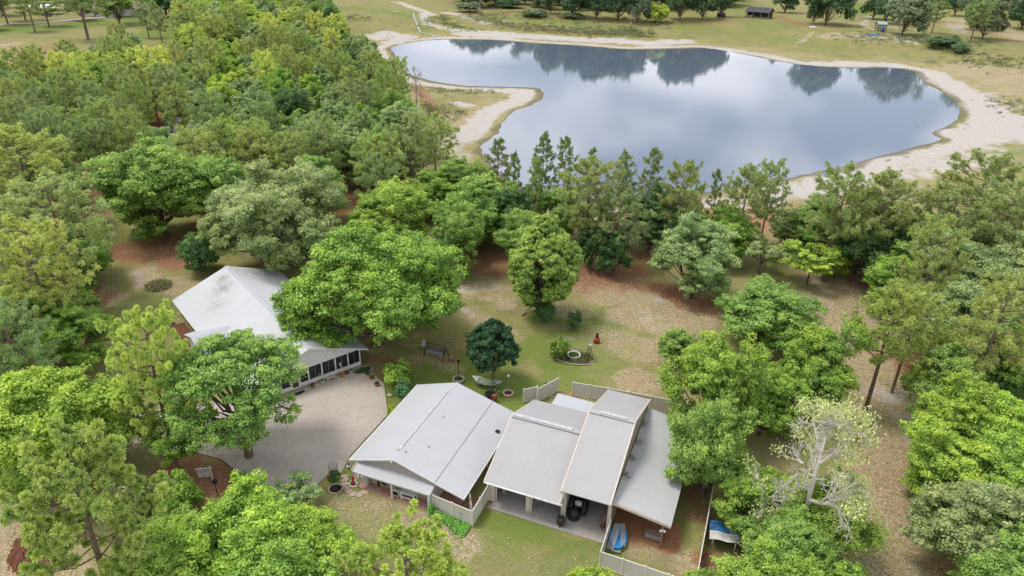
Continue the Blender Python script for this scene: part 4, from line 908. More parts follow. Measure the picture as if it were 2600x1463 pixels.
# garage contents
t = thing('rain_barrel', 'dark brown rain barrel on blocks under the white downspout', 'barrel', G(6.95,.38), GRZ)
obj(t, MB().lathe([(.30,.14),(.36,.35),(.38,.6),(.36,.85),(.31,1.05),(0,1.06)], n=20), 'barrel', simple('brown plastic', (.055,.042,.038), .6, .3, 5)); obj(t, MB().cbox((-.2,0,.07), (.3,.6,.14)), 'block', M['stone']); obj(t, MB().cbox((.2,0,.07), (.3,.6,.14)), 'block', M['stone'])
t = thing('tractor', 'dark tractor with large black tyres parked just inside the taller bay', 'tractor', G(7.95,3.6), GRZ)
for sx in (-.62,.62): obj(t, MB().lathe([(.25,-.16),(.72,-.17),(.8,-.08),(.8,.08),(.72,.17),(.25,.16)], (0,0,0), 22), 'rear_wheel', M['rubber']).matrix_local = Matrix.Translation((sx,-1.0,.85)) @ Matrix.Rotation(math.pi/2, 4, 'Y')
for sx in (-.5,.5): obj(t, MB().lathe([(.15,-.1),(.38,-.1),(.42,0),(.38,.1),(.15,.1)], (0,0,0), 16), 'front_wheel', M['rubber']).matrix_local = Matrix.Translation((sx,1.0,.47)) @ Matrix.Rotation(math.pi/2, 4, 'Y')
obj(t, MB().box(-.32,.32,-.2,1.4,.6,1.25), 'hood', M['bluetarp']); obj(t, MB().box(-.4,.4,-1.4,-.2,.55,.9), 'body', M['black']); obj(t, MB().box(-.3,.3,-1.2,-.6,.9,1.1).cbox((0,-1.25,1.3), (.6,.12,.5)), 'seat', M['canvas']); obj(t, MB().tube([(-.45,-1.3,.9),(-.45,-1.3,2.1),(.45,-1.3,2.1),(.45,-1.3,.9)], .05, 6), 'roll_bar', M['black'])
t = thing('round_bale_cover', 'black covered round machine beside the barrel inside the garage', 'machine', G(7.75,1.75), GRZ); obj(t, MB().lathe([(.5,0),(.62,.3),(.6,.8),(.4,1.1),(0,1.2)], n=18), 'cover', M['black'])
t = thing('lumber', 'red and grey boards leaning against the right garage pillar', 'boards', G(10.6,1.9), GRZ)
for k, m_ in enumerate((M['redpaint'] if False else simple('faded red board', (.25,.09,.07), .8), M['wood'], M['wood'], M['wood'])): obj(t, MB().tube([(-.25-.12*k+.2,-.5+.1*k,.05),(.28,-.1+.12*k,1.9)], .07, 4), 'board', m_)
t = thing('boat', 'upturned blue inflatable pool with white lattice panels leaning over it under the lean-to', 'pool', G(12.15,.75), GRZ+.12)
obj(t, MB().lathe([(0,.15),(.75,.18),(.95,.42),(.9,.55),(.7,.35),(0,.3)], sx=.85, sy=1.5, n=26), 'shell', M['blue']); obj(t, MB().box(-.45,.4,-1.55,-1.0,.05,.22), 'grey_flap', M['grey'])
def lattice(p0, u, v, nu, nv, w=.03):
    q = MB(); p0, u, v = Vector(p0), Vector(u), Vector(v)
    s = nu+nv
    for k in range(-nv, nu+1):
        for sg in (1, -1):
            pts_ = []
            for a in np.linspace(0, nv, 2):
                x = k+a if sg > 0 else k+nv-a
                pts_.append((x, a))
            (xa, ya), (xb, yb) = pts_
            # clip to 0..nu
            def clip(xa, ya, xb, yb):
                ts_ = [0, 1]
                for lim, s2 in ((0, 1), (nu, -1)):
                    fa, fb = s2*(xa-lim), s2*(xb-lim)
                    if fa < 0 and fb < 0: return None
                    if fa < 0: ts_[0] = max(ts_[0], fa/(fa-fb))
                    if fb < 0: ts_[1] = min(ts_[1], fa/(fa-fb))
                if ts_[1]-ts_[0] < 1e-3: return None
                return xa+(xb-xa)*ts_[0], ya+(yb-ya)*ts_[0], xa+(xb-xa)*ts_[1], ya+(yb-ya)*ts_[1]
            c_ = clip(xa, ya, xb, yb)
            if c_: q.tube([p0+u*(c_[0]/nu)+v*(c_[1]/nv), p0+u*(c_[2]/nu)+v*(c_[3]/nv)], w, 4, cap=False)
    return q
obj(t, lattice((-.85,-1.55,.35), (.62,-.05,.05), (.35,2.6,.55), 4, 15, .017), 'lattice_panel', M['beige']); obj(t, lattice((.35,-1.1,.4), (.4,.2,0), (-.35,2.2,.5), 3, 12, .017), 'lattice_panel', M['beige'])
t = thing('tool_chest', 'low grey crate behind the lean-to post', 'crate', G(15.0,2.2), GRZ); obj(t, MB().box(-.75,.75,-.3,.3,.12,.62), 'body', M['grey']); obj(t, MB().box(-.78,.78,-.33,.33,.62,.68), 'lid', M['wood'])
for sx in (-.65,.65): obj(t, MB().box(sx-.06,sx+.06,-.25,.25,0,.12), 'leg', M['wood'])
# canopy beside the right fence
t = thing('canvas_awning', 'blue and white canvas sheet on poles just outside the right fence', 'awning', W(1805,1395), -.25)
q = MB(); n = 8
def awn(x0, x1, y0, y1, zf):
    q = MB()
    for i in range(n):
        for j in range(4):
            xs = [x0+(x1-x0)*(i+a)/n for a in (0,1)]; yy = [y0+(y1-y0)*(j+a)/4 for a in (0,1)]
            q.add([(xs[0],yy[0],zf(xs[0],yy[0])),(xs[1],yy[0],zf(xs[1],yy[0])),(xs[1],yy[1],zf(xs[1],yy[1])),(xs[0],yy[1],zf(xs[0],yy[1]))], [(0,1,2,3)], True)
    return q
zf = lambda x, y: 1.35+.06*math.sin(x*4)+.05*math.sin(y*5+x)-.08*x*.2
obj(t, awn(-.3,2.2,-.1,.95,zf), 'canvas', M['canvas']); obj(t, awn(-.3,2.3,.95,2.2,zf), 'blue_tarp', M['bluetarp'])
for x, y in ((0,0),(1.9,0),(0,2.0),(1.9,2.0)): obj(t, MB().tube([(x,y,0),(x,y,1.35)], .05, 6), 'leg', M['galv'])
# root mound at lower left
t = thing('bark_pile', 'pile of rusty brown bark and stump wood at the lower left', 'bark pile', W(85,1395), .4)
q = MB(); rb = np.random.RandomState(4); nu_, nv_ = 22, 26; vs_ = []
for i in range(nu_):
    for j in range(nv_):
        x, y = -1.9+3.8*i/(nu_-1), -2.9+5.8*j/(nv_-1); rr_ = math.sqrt((x/1.8)**2+(y/2.8)**2); vs_.append((x, y, max(-.12, 1.1*(1-rr_)*(.75+.25*math.sin(3*x+y*2)))+rb.normal()*.08))
q.add(vs_, [(i*nv_+j, (i+1)*nv_+j, (i+1)*nv_+j+1, i*nv_+j+1) for i in range(nu_-1) for j in range(nv_-1)], False); obj(t, q, 'mound', M['mulch'])
# far side of the pond
M['logs'] = simple('dark log wall', (.075,.045,.035), .85, .4, 1.5); M['shingle'] = simple('charcoal shingles', (.075,.075,.09), .8, .15, 1)
cb0, cb1 = W(1894,43), W(1954,48); dv = (cb1-cb0); ca_ = math.atan2(dv.y, dv.x); L_ = dv.length
t = thing('log_cabin', 'dark log cabin with charcoal roof and front porch across the pond', 'cabin', cb0, ca_)
s_ = L_/10.0
obj(t, MB().box(.3*s_,9.6*s_,0,4.5*s_,0,2.4*s_), 'wall', M['logs']); obj(t, MB().sheet_x([(-1.7*s_,2.35*s_),(2.2*s_,4.0*s_),(5.2*s_,2.5*s_)], -.2*s_, 10.1*s_, .15), 'roof', M['shingle'])
obj(t, MB().wall_x([(0,2.4*s_),(4.5*s_,2.4*s_),(2.2*s_,3.85*s_)], 9.5*s_, 9.6*s_), 'gable', M['logs'])
for k in range(4): obj(t, MB().box((.1+3.2*k)*s_,(.3+3.2*k)*s_,-1.6*s_,-1.4*s_,0,2.5*s_), 'post', M['wood'])
obj(t, MB().box(0,9.9*s_,-1.7*s_,0,.1,.4*s_), 'deck', M['wood']); obj(t, MB().box(1.8*s_,3.6*s_,-3.0*s_,-1.8*s_,0,.9*s_), 'steps', M['wood'])
for x in (1.5,4.2,7.0): obj(t, MB().box(x*s_,(x+.9)*s_,-.05,.0,1.0*s_,1.9*s_), 'window', M['screen'])
obj(t, MB().box(5.5*s_,6.3*s_,-.06,.0,.3*s_,2.0*s_), 'door', M['black'])
p_ = W(1830,47); t = thing('trampoline', 'black framed trampoline with net under the far oaks', 'trampoline', p_)
obj(t, MB().lathe([(0,.9),(2.2,.9),(2.3,1.0)], n=20), 'mat', M['black'])
for k in range(8): obj(t, MB().tube([(2.3*math.cos(k*.785),2.3*math.sin(k*.785),0),(2.3*math.cos(k*.785),2.3*math.sin(k*.785),2.9)], .09, 5), 'pole', M['black'])
obj(t, MB().lathe([(2.25,1.0),(2.25,2.7)], n=20), 'net', M['screen'])
p_ = W(2234,78); t = thing('boat_rack', 'little roofed wooden rack for kayaks on the far bank', 'shed', p_, .15)
obj(t, MB().sheet_x([(-1.9,3.1),(0,4.2),(1.9,3.1)], -2.6, 2.6, .12), 'roof', simple('pale teal roof', (.45,.60,.60), .5))
for x in (-2.2,2.2):
    for y in (-1.3,1.3): obj(t, MB().box(x-.12,x+.12,y-.12,y+.12,0,3.5), 'post', M['wood'])
for z in (.7,1.6,2.4): obj(t, MB().box(-2.2,2.2,-1.2,1.2,z,z+.18), 'shelf', M['logs'])
p_ = W(2240,82); t = thing('plastic_barrel', 'blue plastic barrel standing at the little roofed rack', 'barrel', p_); obj(t, MB().lathe([(.7,0),(.8,.8),(.8,1.6),(.7,2.4),(0,2.45)], n=16), 'drum', simple('royal blue plastic', (.05,.12,.45), .5))
def kayak(px, py, L, label, c1, rz):
    t = thing('kayak', label, 'boat', W(px,py), rz); n = 12; ring = 8; V_ = []
    for i in range(n+1):
        u = -1+2*i/n; w = .42*math.sqrt(max(0, 1-u*u))+.02; zc_ = .12*u*u
        for j in range(ring):
            a = 2*math.pi*j/ring; V_.append((u*L/2, w*math.cos(a), .25+zc_+.24*math.sin(a)*(.5+.5*(1-u*u))))
    q = MB(); q.add(V_, [(i*ring+j, (i+1)*ring+j, (i+1)*ring+(j+1) % ring, i*ring+(j+1) % ring) for i in range(n) for j in range(ring)], True); obj(t, q, 'hull', c1)
    obj(t, MB().lathe([(.3,.42),(.34,.52),(0,.46)], sx=1.8, sy=.8, n=14), 'cockpit', M['canvas'])
kayak(2112, 449.5, 4.0, 'blue and white kayak lying on the near beach of the pond', M['blue'], -.15)
kayak(2222, 90, 5.5, 'light blue kayak lying on the sand below the roofed rack', M['blue'], .1)
kayak(2211, 89.5, 5.0, 'dark kayak lying beside the light blue one across the pond', simple('dark grey plastic', (.06,.07,.09), .5), .15)
t = thing('mooring_post', 'short dark post on the beach beside the kayak', 'post', W(2123,432)); obj(t, MB().tube([(0,0,0),(.05,0,1.1)], .12, 8), 'post', M['wood'])
t = thing('tyre_ring', 'white ring lying on the far bank under the solitary oak', 'ring', W(2064,70.5)); obj(t, tube_ring((0,0,.25), 1.6, .3), 'ring', M['white'])
# upper left, far away
t = thing('carport', 'white metal carport roof on thin posts at the upper left', 'carport', W(118,36), .2)
obj(t, MB().sheet_x([(-5,3.2),(0,5.0),(5,3.2)], -6, 6, .15), 'roof', M['white'])
for x in (-5.6,5.6):
    for y in (-4.6,4.6): obj(t, MB().box(x-.12,x+.12,y-.12,y+.12,0,3.6), 'post', M['white'])
t = thing('pickup_truck', 'dark blue pickup truck parked under the white carport', 'truck', W(119,41), 1.0)
obj(t, MB().box(-1,1,-2.9,2.9,.5,1.15), 'body', simple('navy car paint', (.02,.035,.09), .3)); obj(t, MB().wall_x([(-.6,1.15),(1.4,1.15),(.9,1.95),(-.5,1.95)], -.95, .95), 'cab', simple('tinted glass', (.03,.04,.05), .1))
for sx in (-1,1):
    for y in (-1.9,1.9): obj(t, MB().lathe([(.2,-.12),(.42,-.12),(.42,.12),(.2,.12)], (0,0,0), 14), 'wheel', M['rubber']).matrix_local = Matrix.Translation((sx*.95,y,.42)) @ Matrix.Rotation(math.pi/2, 4, 'Y')
M['brownroof'] = simple('mauve brown shingles', (.26,.20,.19), .85, .2, .6)
def far_house(px, py, w, d, rz, label):
    t = thing('house', label, 'house', W(px,py), rz)
    obj(t, MB().box(0,w,0,d,0,3.0), 'wall', M['canvas']); obj(t, MB().sheet_x([(-.8,2.8),(d/2,2.8+d*.28),(d+.8,2.8)], -.8, w+.8, .2), 'roof', M['brownroof'])
    obj(t, MB().wall_x([(0,3),(d,3),(d/2,2.7+d*.27)], 0, .15), 'gable', M['canvas']); obj(t, MB().wall_x([(0,3),(d,3),(d/2,2.7+d*.27)], w-.15, w), 'gable', M['canvas'])
    for k in range(3): obj(t, MB().box(w*(.2+.28*k),w*(.2+.28*k)+1.3,-.06,0,1,2.3), 'window', M['screen'])
    obj(t, MB().box(w*.42,w*.42+1,-.06,0,0,2.1), 'door', M['wood'])
far_house(205, 40, 20, 13, -.3, 'brown-roofed house among trees at the upper left')
far_house(322, 36, 13, 10, -.2, 'smaller brown-roofed house right of the dense tree at the upper left')
t = thing('log_edging', 'bent line of laid logs on the distant lawn at the upper left', 'log', W(378,77))
a0 = W(378,77); q = [W(395,73)-a0, W(401,68)-a0, W(406,58)-a0, W(410,49)-a0]
pts_ = [Vector((0,0,0))]+q
for a, b_ in zip(pts_[:-1], pts_[1:]): obj(t, MB().tube([a+Vector((0,0,.7)), b_+Vector((0,0,.7))], .8, 8), 'log', M['wood'])
# driftwood and small branches
for i, (px, py, L, rz, lab) in enumerate([(1152,272,5,1.1,'leaning grey branch in the pale sand of the spit'),(915,53,4,.4,'grey driftwood on the left bank of the inlet'),(1340,793,2.6,.9,'fallen pale branch at the left of the egg-shaped tree')]):
    t = thing('driftwood', lab, 'branch', W(px,py), rz); r_ = random.Random(i); q = MB(); q.tube([(-L/2,0,.1),(0,.2,.3),(L/2,-.1,.6)], [.12,.1,.04], 6)
    for k in range(4): x = -L/2+L*(k+1)/5; q.tube([(x,.1,.25),(x+r_.uniform(.3,.9),r_.uniform(-.8,.8),.5+r_.random()*.5)], [.05,.015], 5)
    obj(t, q, 'branch', M['deadwood'])
# ---------------------------------------------------------------- trees
def leaf_quads(P, N, size, rng, aspect=.6):
    n = len(P)
    N = N/np.maximum(np.linalg.norm(N, axis=1, keepdims=True), 1e-6)
    r = rng.normal(size=(n, 3)); U = np.cross(N, r); U /= np.maximum(np.linalg.norm(U, axis=1, keepdims=True), 1e-6); V_ = np.cross(N, U)
    s = (size*(.6+.8*rng.rand(n)))[:, None]
    bend = N*s*.25
    return np.stack([P-U*s-bend, P-V_*s*aspect+bend*.4, P+U*s-bend, P+V_*s*aspect+bend*.4], 1).reshape(-1, 3)
def crown_mesh(name, V, tint, mat):
    me = bpy.data.meshes.new(name); F = np.arange(len(V)).reshape(-1, 4)
    k = 4
    me.vertices.add(len(V)); me.vertices.foreach_set('co', V.astype(np.float32).ravel())
    me.loops.add(len(V)); me.loops.foreach_set('vertex_index', np.arange(len(V), dtype=np.int32))
    me.polygons.add(len(F)); me.polygons.foreach_set('loop_start', (np.arange(len(F))*4).astype(np.int32))
    me.update(calc_edges=True)
    a = me.attributes.new('tint', 'FLOAT', 'FACE'); a.data.foreach_set('value', tint.astype(np.float32))
    me.materials.append(mat); return me
def mb_mesh(mb, name, mat):
    me = bpy.data.meshes.new(name); me.from_pydata(mb.v, [], mb.f); me.update(); me.polygons.foreach_set('use_smooth', mb.sm); me.materials.append(mat); return me
def unit(v): return v/np.maximum(np.linalg.norm(v, axis=-1, keepdims=True), 1e-6)
def dirs(n, rng, zmin):
    out = []
    while len(out) < n:
        d = unit(rng.normal(size=3))
        if d[2] < zmin: continue
        if all(np.dot(d, e) < math.cos(1.55/math.sqrt(n)*.8) for e in out) or rng.rand() < .02: out.append(d)
    return np.array(out)
def limb(mb, a, b_, r0, r1, rng, wob=.12, n=5, k=4):
    a, b_ = np.array(a, float), np.array(b_, float); L = np.linalg.norm(b_-a); pts = []
    for i in range(k+1):
        t = i/k; p = a+(b_-a)*t
        if 0 < i < k: p = p+rng.normal(size=3)*L*wob*.35
        p[2] += math.sin(t*math.pi)*-.04*L
        pts.append(p)
    mb.tube(pts, [r0+(r1-r0)*i/k for i in range(k+1)], n, cap=False); return pts

def broadleaf(seed, R=5, H=13, zb=3.2, nl=14, leaf=.2, n=30000, lobe=.42, shape='dome', gap=.0, zmin=-.45, bark='bark', sub=20, fill=.12, tr=.28, taper=None):
    rng = np.random.RandomState(seed); hz = (H-zb)/2; C = np.array([0, 0, zb+hz]); ax = np.array([R, R, hz])
    tm = MB(); lean = rng.normal(size=2)*.25
    top = np.array([lean[0], lean[1], zb+hz*.9])
    tm.tube([(0,0,-.3),(0,0,.1),(lean[0]*.3,lean[1]*.3,zb*.6),(lean[0]*.7,lean[1]*.7,zb+hz*.3),tuple(top)], [tr*1.7,tr*1.15,tr,tr*.7,tr*.35], 9)
    D = dirs(nl, rng, zmin); Vs, Ts = [], []
    extra = rng.rand(nl); ph = rng.rand(3)
    per = n//(nl*sub)
    for i, d in enumerate(D):
        if shape == 'ovoid':
            w = 1.0-(.55 if taper is None else taper)*max(0, d[2])**1.3; c = C+d*ax*np.array([.62*w+.1, .62*w+.1, .70])
            rl = lobe*R*(.75+.35*extra[i])*(1-.25*max(0, d[2]))
        else:
            ff = 1+.17*math.sin(2*math.atan2(d[1], d[0])+ph[0]*6.3)+.13*math.sin(3*math.atan2(d[1], d[0])+ph[1]*6.3+2*d[2])+.10*math.sin(5*d[2]+ph[2]*6.3+math.atan2(d[1], d[0])*2)
            c = C+d*ax*(.44+.36*rng.rand())*ff; rl = lobe*R*(.60+.55*extra[i])
        if d[2] < -.1: rl *= .85
        lt = rng.rand()*.22-.11
        limb(tm, [lean[0]*.6, lean[1]*.6, zb+hz*(.1+.5*max(0, d[2]))], c, tr*.38, .05, rng)
        for t2 in range(3):
            e = c+unit(rng.normal(size=3)+d)*rl*.85; limb(tm, c, e, .05, .015, rng, n=4, k=2)
        sd_ = unit(rng.normal(size=(sub, 3))+d*.7+np.array([0, 0, .1]))
        for q in range(sub):
            if rng.rand() < gap: continue
            rs = rl*(.26+.26*rng.rand()); sc = c+sd_[q]*np.array([rl, rl, rl*.82])*(.72+.42*rng.rand())
            lsz = .75+.6*rng.rand()
            spray = rng.rand() < .10
            if spray: sc = c+sd_[q]*rl*1.22; rs *= .8
            ld = unit(rng.normal(size=(per, 3))+np.array([0, 0, .35])+sd_[q]*.4)
            rad = rs*(.35+.75*rng.rand(per)**.7+.25*np.abs(rng.normal(size=per))*(rng.rand(per) < .2))
            P_ = sc+ld*rad[:, None]*np.array([1.1, 1.1, .62])+(sd_[q]*(rng.rand(per)[:, None]-.5)*rl*.5 if spray else 0)
            N_ = ld*.7+d*.2+np.array([0, 0, .40])+rng.normal(size=(per, 3))*.6
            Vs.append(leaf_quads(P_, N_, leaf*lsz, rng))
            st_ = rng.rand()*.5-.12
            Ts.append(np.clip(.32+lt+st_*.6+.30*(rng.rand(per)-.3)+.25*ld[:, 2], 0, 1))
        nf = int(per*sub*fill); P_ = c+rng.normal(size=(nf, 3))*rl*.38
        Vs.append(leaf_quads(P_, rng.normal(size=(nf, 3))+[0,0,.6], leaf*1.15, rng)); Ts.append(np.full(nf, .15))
    V_ = np.concatenate(Vs); T_ = np.concatenate(Ts)
    Rm = float(np.percentile(np.hypot(V_[:,0], V_[:,1]), 98.5)); zt = float(np.percentile(V_[:,2], 99.7)); zl = float(np.percentile(V_[:,2], 1))
    return dict(R=Rm, H=zt, zl=zl/zt, crown=crown_mesh('crown', V_, T_, M['leaf']), trunk=mb_mesh(tm, 'trunk', M[bark]))

def pine(seed, R=4, H=16, zb=7, nb=26, tuft=.42, nn=52, slim=False, sub=7, tr=.22):
    rng = np.random.RandomState(seed); tm = MB(); lean = rng.normal(size=2)*.5
    def ax_(z): t = z/H; return np.array([lean[0]*t*t, lean[1]*t*t, z])
    tm.tube([ax_(z) for z in (-.3, .2, H*.3, H*.6, H*.85, H*.97)], [tr*1.5, tr*1.1, tr*.95, tr*.7, tr*.35, .04], 9)
    tips = []
    for i in range(nb):
        t = (i+.5)/nb; z = zb+(H-zb)*t
        az = i*2.4+rng.rand()*.8
        if slim: rr = R*(math.sin(math.pi*min(1, .25+t*.72))**.8)*(.6+.5*rng.rand())
        else: rr = R*math.sqrt(max(.05, 1-(max(0, t-.35)/.68)**2))*(.72+.35*rng.rand())*(1 if t > .12 else .8)
        up = (.12+.75*t)*rr*(.55+.3*rng.rand())
        s_ = ax_(z-up*.3); e = s_+np.array([math.cos(az)*rr, math.sin(az)*rr, up])
        mid = (s_+e)/2+np.array([0, 0, -.12*rr]); tm.tube([s_, mid, e], [.075, .05, .02], 5, cap=False)
        tips.append(e)
        for k in range(sub):
            f = .35+.6*rng.rand(); b0 = mid+(e-mid)*max(0, (f-.5)*2) if f > .5 else s_+(mid-s_)*f*2
            dd = unit(np.array([math.cos(az+rng.normal()*.9), math.sin(az+rng.normal()*.9), .35+.5*rng.rand()])); L = rr*(.2+.28*rng.rand())
            e2 = b0+dd*L; tm.tube([b0, e2], [.03, .012], 4, cap=False); tips.append(e2)
            if rng.rand() < .55: tips.append(e2+unit(rng.normal(size=3)+[0,0,.4])*tuft*1.5)
    tips.append(ax_(H)); tips = np.array(tips); n = len(tips)
    ctr = np.repeat(tips, nn, 0); d = unit(rng.normal(size=(n*nn, 3))+np.array([0, 0, .55]))
    L = tuft*(.75+.4*rng.rand(n*nn))*np.repeat(.75+.5*rng.rand(n), nn); side = unit(np.cross(d, rng.normal(size=(n*nn, 3))))*(.022+.012*rng.rand(n*nn))[:, None]*(tuft/.42)
    a = ctr+d*.04; e = ctr+d*L[:, None]; e[:, 2] -= L*.12
    V_ = np.stack([a-side*.6, a+side*.6, e+side*1.3, e-side*1.3], 1).reshape(-1, 3)
    T_ = np.clip(.25+.45*rng.rand(n*nn)+np.repeat(rng.rand(n)*.3-.1, nn), 0, 1)
    Rm = float(np.percentile(np.hypot(V_[:,0], V_[:,1]), 97))
    return dict(R=Rm, H=H, crown=crown_mesh('crown', V_, T_, M['needle']), trunk=mb_mesh(tm, 'trunk', M['pinebark']))

def dead(seed, R=4, H=10, tr=.2, leafy=0, z0=.25, depth=4, fan=4, thin=.0):
    rng = np.random.RandomState(seed); tm = MB(); ends = []
    def grow(p, d, L, r, k):
        q = p+d*L; m_ = (p+q)/2+rng.normal(size=3)*L*.06
        tm.tube([p, m_, q], [r, r*.8, r*.6], 5 if k > 1 else 3, cap=False)
        if k == 0: ends.append(q); return
        for i in range(fan):
            f = .35+.65*(i+1)/fan; b0 = p+(q-p)*f
            nd = unit(d*.9+rng.normal(size=3)*.62+np.array([0, 0, .10])); grow(b0, nd, L*(.55+.2*rng.rand()), max(r*.58, .016), k-1)
    tm.tube([(0,0,-.3),(0,0,H*.3)], [tr*1.3, tr*.9], 8)
    for i in range(7):
        az = i*2.4; z = H*(z0+.10*i*.8); el = .15+.16*i
        grow(np.array([0, 0, min(z, H*.72)]), unit(np.array([math.cos(az), math.sin(az), el])), R*.42*(1-.04*i), tr*.5, depth-1)
    tm.tube([(0,0,H*.3),(.1,.1,H*.8)], [tr*.9, tr*.3], 7)
    out = dict(R=R, H=H, trunk=mb_mesh(tm, 'trunk', M['bleached' if leafy else 'deadwood']), crown=None)
    if leafy:
        E_ = np.array(ends); pick = E_[(rng.rand(len(E_)) < .5) & ((E_[:,0] > 2.0) | (E_[:,2] > H*.95) | (rng.rand(len(E_)) < .12))]; c = pick[rng.randint(len(pick), size=leafy//60)]
        P_ = np.repeat(c, 60, 0)+rng.normal(size=(len(c)*60, 3))*[.42, .42, .25]
        out['crown'] = crown_mesh('crown', leaf_quads(P_, rng.normal(size=P_.shape)+[0,0,1], .11, rng), np.clip(.5+.5*rng.rand(len(P_)), 0, 1), M['leaf'])
    return out

K = {}
for i in range(4): K['oak%d' % i] = broadleaf(100+i, R=5.5, H=13, zb=.5, nl=28+2*i, leaf=.13, n=60000, lobe=.34, gap=.14, zmin=-.8)
for i in range(3): K['live%d' % i] = broadleaf(200+i, R=5, H=10.5, zb=.2, nl=40, leaf=.105, n=64000, lobe=.29, sub=16, gap=.06, zmin=-.8)
K['bigoak'] = broadleaf(311, R=11.0, H=16.5, zb=.6, nl=84, leaf=.145, n=180000, lobe=.19, sub=20, gap=.14, zmin=-.75, tr=.5)
K['biglive'] = broadleaf(305, R=11, H=13, zb=.2, nl=84, leaf=.13, n=160000, lobe=.18, sub=18, gap=.04, zmin=-.6, tr=.45)
K['nearoak'] = broadleaf(321, R=6.6, H=16, zb=3.2, nl=46, leaf=.11, n=66000, lobe=.25, sub=16, gap=.30, zmin=-.72, shape='ovoid', tr=.36)
K['airy'] = broadleaf(333, R=4, H=9, zb=2.4, nl=18, leaf=.12, n=22000, lobe=.32, sub=14, gap=.3, tr=.14)
K['syc'] = broadleaf(341, R=4.9, H=15, zb=.2, nl=76, leaf=.14, n=82000, lobe=.27, shape='ovoid', sub=16, gap=.05, zmin=-.9, taper=.85)
K['magnolia'] = broadleaf(352, R=3.5, H=8.2, zb=1.0, nl=34, leaf=.15, n=30000, lobe=.30, shape='ovoid', sub=12, gap=.12, zmin=-.42, tr=.14)
K['fill0'] = broadleaf(400, R=5, H=12, zb=.5, nl=22, leaf=.165, n=30000, lobe=.38, gap=.1, zmin=-.6)
K['fill1'] = broadleaf(401, R=5, H=12, zb=.4, nl=32, leaf=.15, n=32000, lobe=.30, gap=.08, zmin=-.6)
for i in range(3): K['low%d' % i] = broadleaf(450+i, R=7, H=13, zb=.1, nl=34, leaf=.24, n=30000, lobe=.34, gap=.06, zmin=-.5)
K['bush0'] = broadleaf(500, R=1.5, H=2.2, zb=.1, nl=14, leaf=.09, n=7000, lobe=.42, gap=.05, zmin=-.3, tr=.05)
K['bush1'] = broadleaf(501, R=3, H=4, zb=.1, nl=20, leaf=.13, n=14000, lobe=.40, gap=.05, zmin=-.3, tr=.08)
for i in range(3): K['pine%d' % i] = pine(600+i, R=4.6, H=16, zb=6.5, nb=30, sub=9, nn=46)
for i in range(3): K['slim%d' % i] = pine(620+i, R=2.7, H=16, zb=4.5, nb=30, sub=6, nn=44, slim=True, tuft=.38, tr=.15)
K['nearpine'] = pine(640, R=5.0, H=16.5, zb=7, nb=26, sub=7, nn=170, tuft=.50, tr=.3)
K['nearpine2'] = pine(641, R=5.0, H=15, zb=4, nb=34, sub=8, nn=110, tuft=.44, tr=.24)
K['sparse'] = pine(650, R=3.2, H=15.5, zb=7.2, nb=28, sub=7, nn=50, tuft=.40, tr=.2)
K['dead0'] = dead(700, R=4, H=9); K['dead1'] = dead(701, R=3.2, H=9, tr=.16, depth=3, fan=4)
K['half'] = dead(702, R=7.0, H=12.5, tr=.3, leafy=10000, depth=5, fan=4)

C_ = dict(oak=(.165,.275,.048), mid=(.160,.265,.060), grey=(.200,.275,.110), dark=(.075,.145,.050), yel=(.250,.345,.060), lime=(.205,.325,.052),
          pine=(.275,.345,.09), pineg=(.215,.290,.10), ypine=(.34,.41,.105), far=(.090,.155,.072), fgrey=(.145,.190,.105), mag=(.038,.088,.042), syc=(.205,.300,.065), olive=(.180,.225,.075), bare=(.34,.30,.26))
KIND = dict(oak='oak_tree', live='oak_tree', bigoak='oak_tree', biglive='oak_tree', nearoak='oak_tree', airy='tree', syc='sycamore_tree', magnolia='magnolia_tree', fill='tree', low='tree', bush='bush', pine='pine_tree', slim='pine_tree', nearpine='pine_tree', sparse='pine_tree', dead='dead_tree', half='half_dead_tree')
CATS = dict(oak_tree='tree', tree='tree', sycamore_tree='tree', magnolia_tree='tree', pine_tree='pine', bush='bush', dead_tree='dead tree', half_dead_tree='tree')
trng = random.Random(77)
placed = []
def put(k, x, y, r, h, c, label=None, group=None, rz=None):
    p = K[k]; base = k.rstrip('0123456789') if k not in K or k[-1].isdigit() else k
    base = k.rstrip('0123456789'); nm = KIND[base]
    root = thing(nm, label, CATS[nm], (x, y, -.06+terr(x, y)), trng.random()*6.28 if rz is None else rz, group)
    sx, sz = r/p['R'], h/p['H']; cc = C_[c] if isinstance(c, str) else c
    f = 1+(trng.random()-.5)*.14; cc = (min(1, cc[0]*f*(1+(trng.random()-.5)*.14)), cc[1]*f, cc[2]*f)
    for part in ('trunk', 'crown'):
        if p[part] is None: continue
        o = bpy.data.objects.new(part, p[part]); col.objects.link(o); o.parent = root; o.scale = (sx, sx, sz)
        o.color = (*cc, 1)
    placed.append((x, y, r)); return root
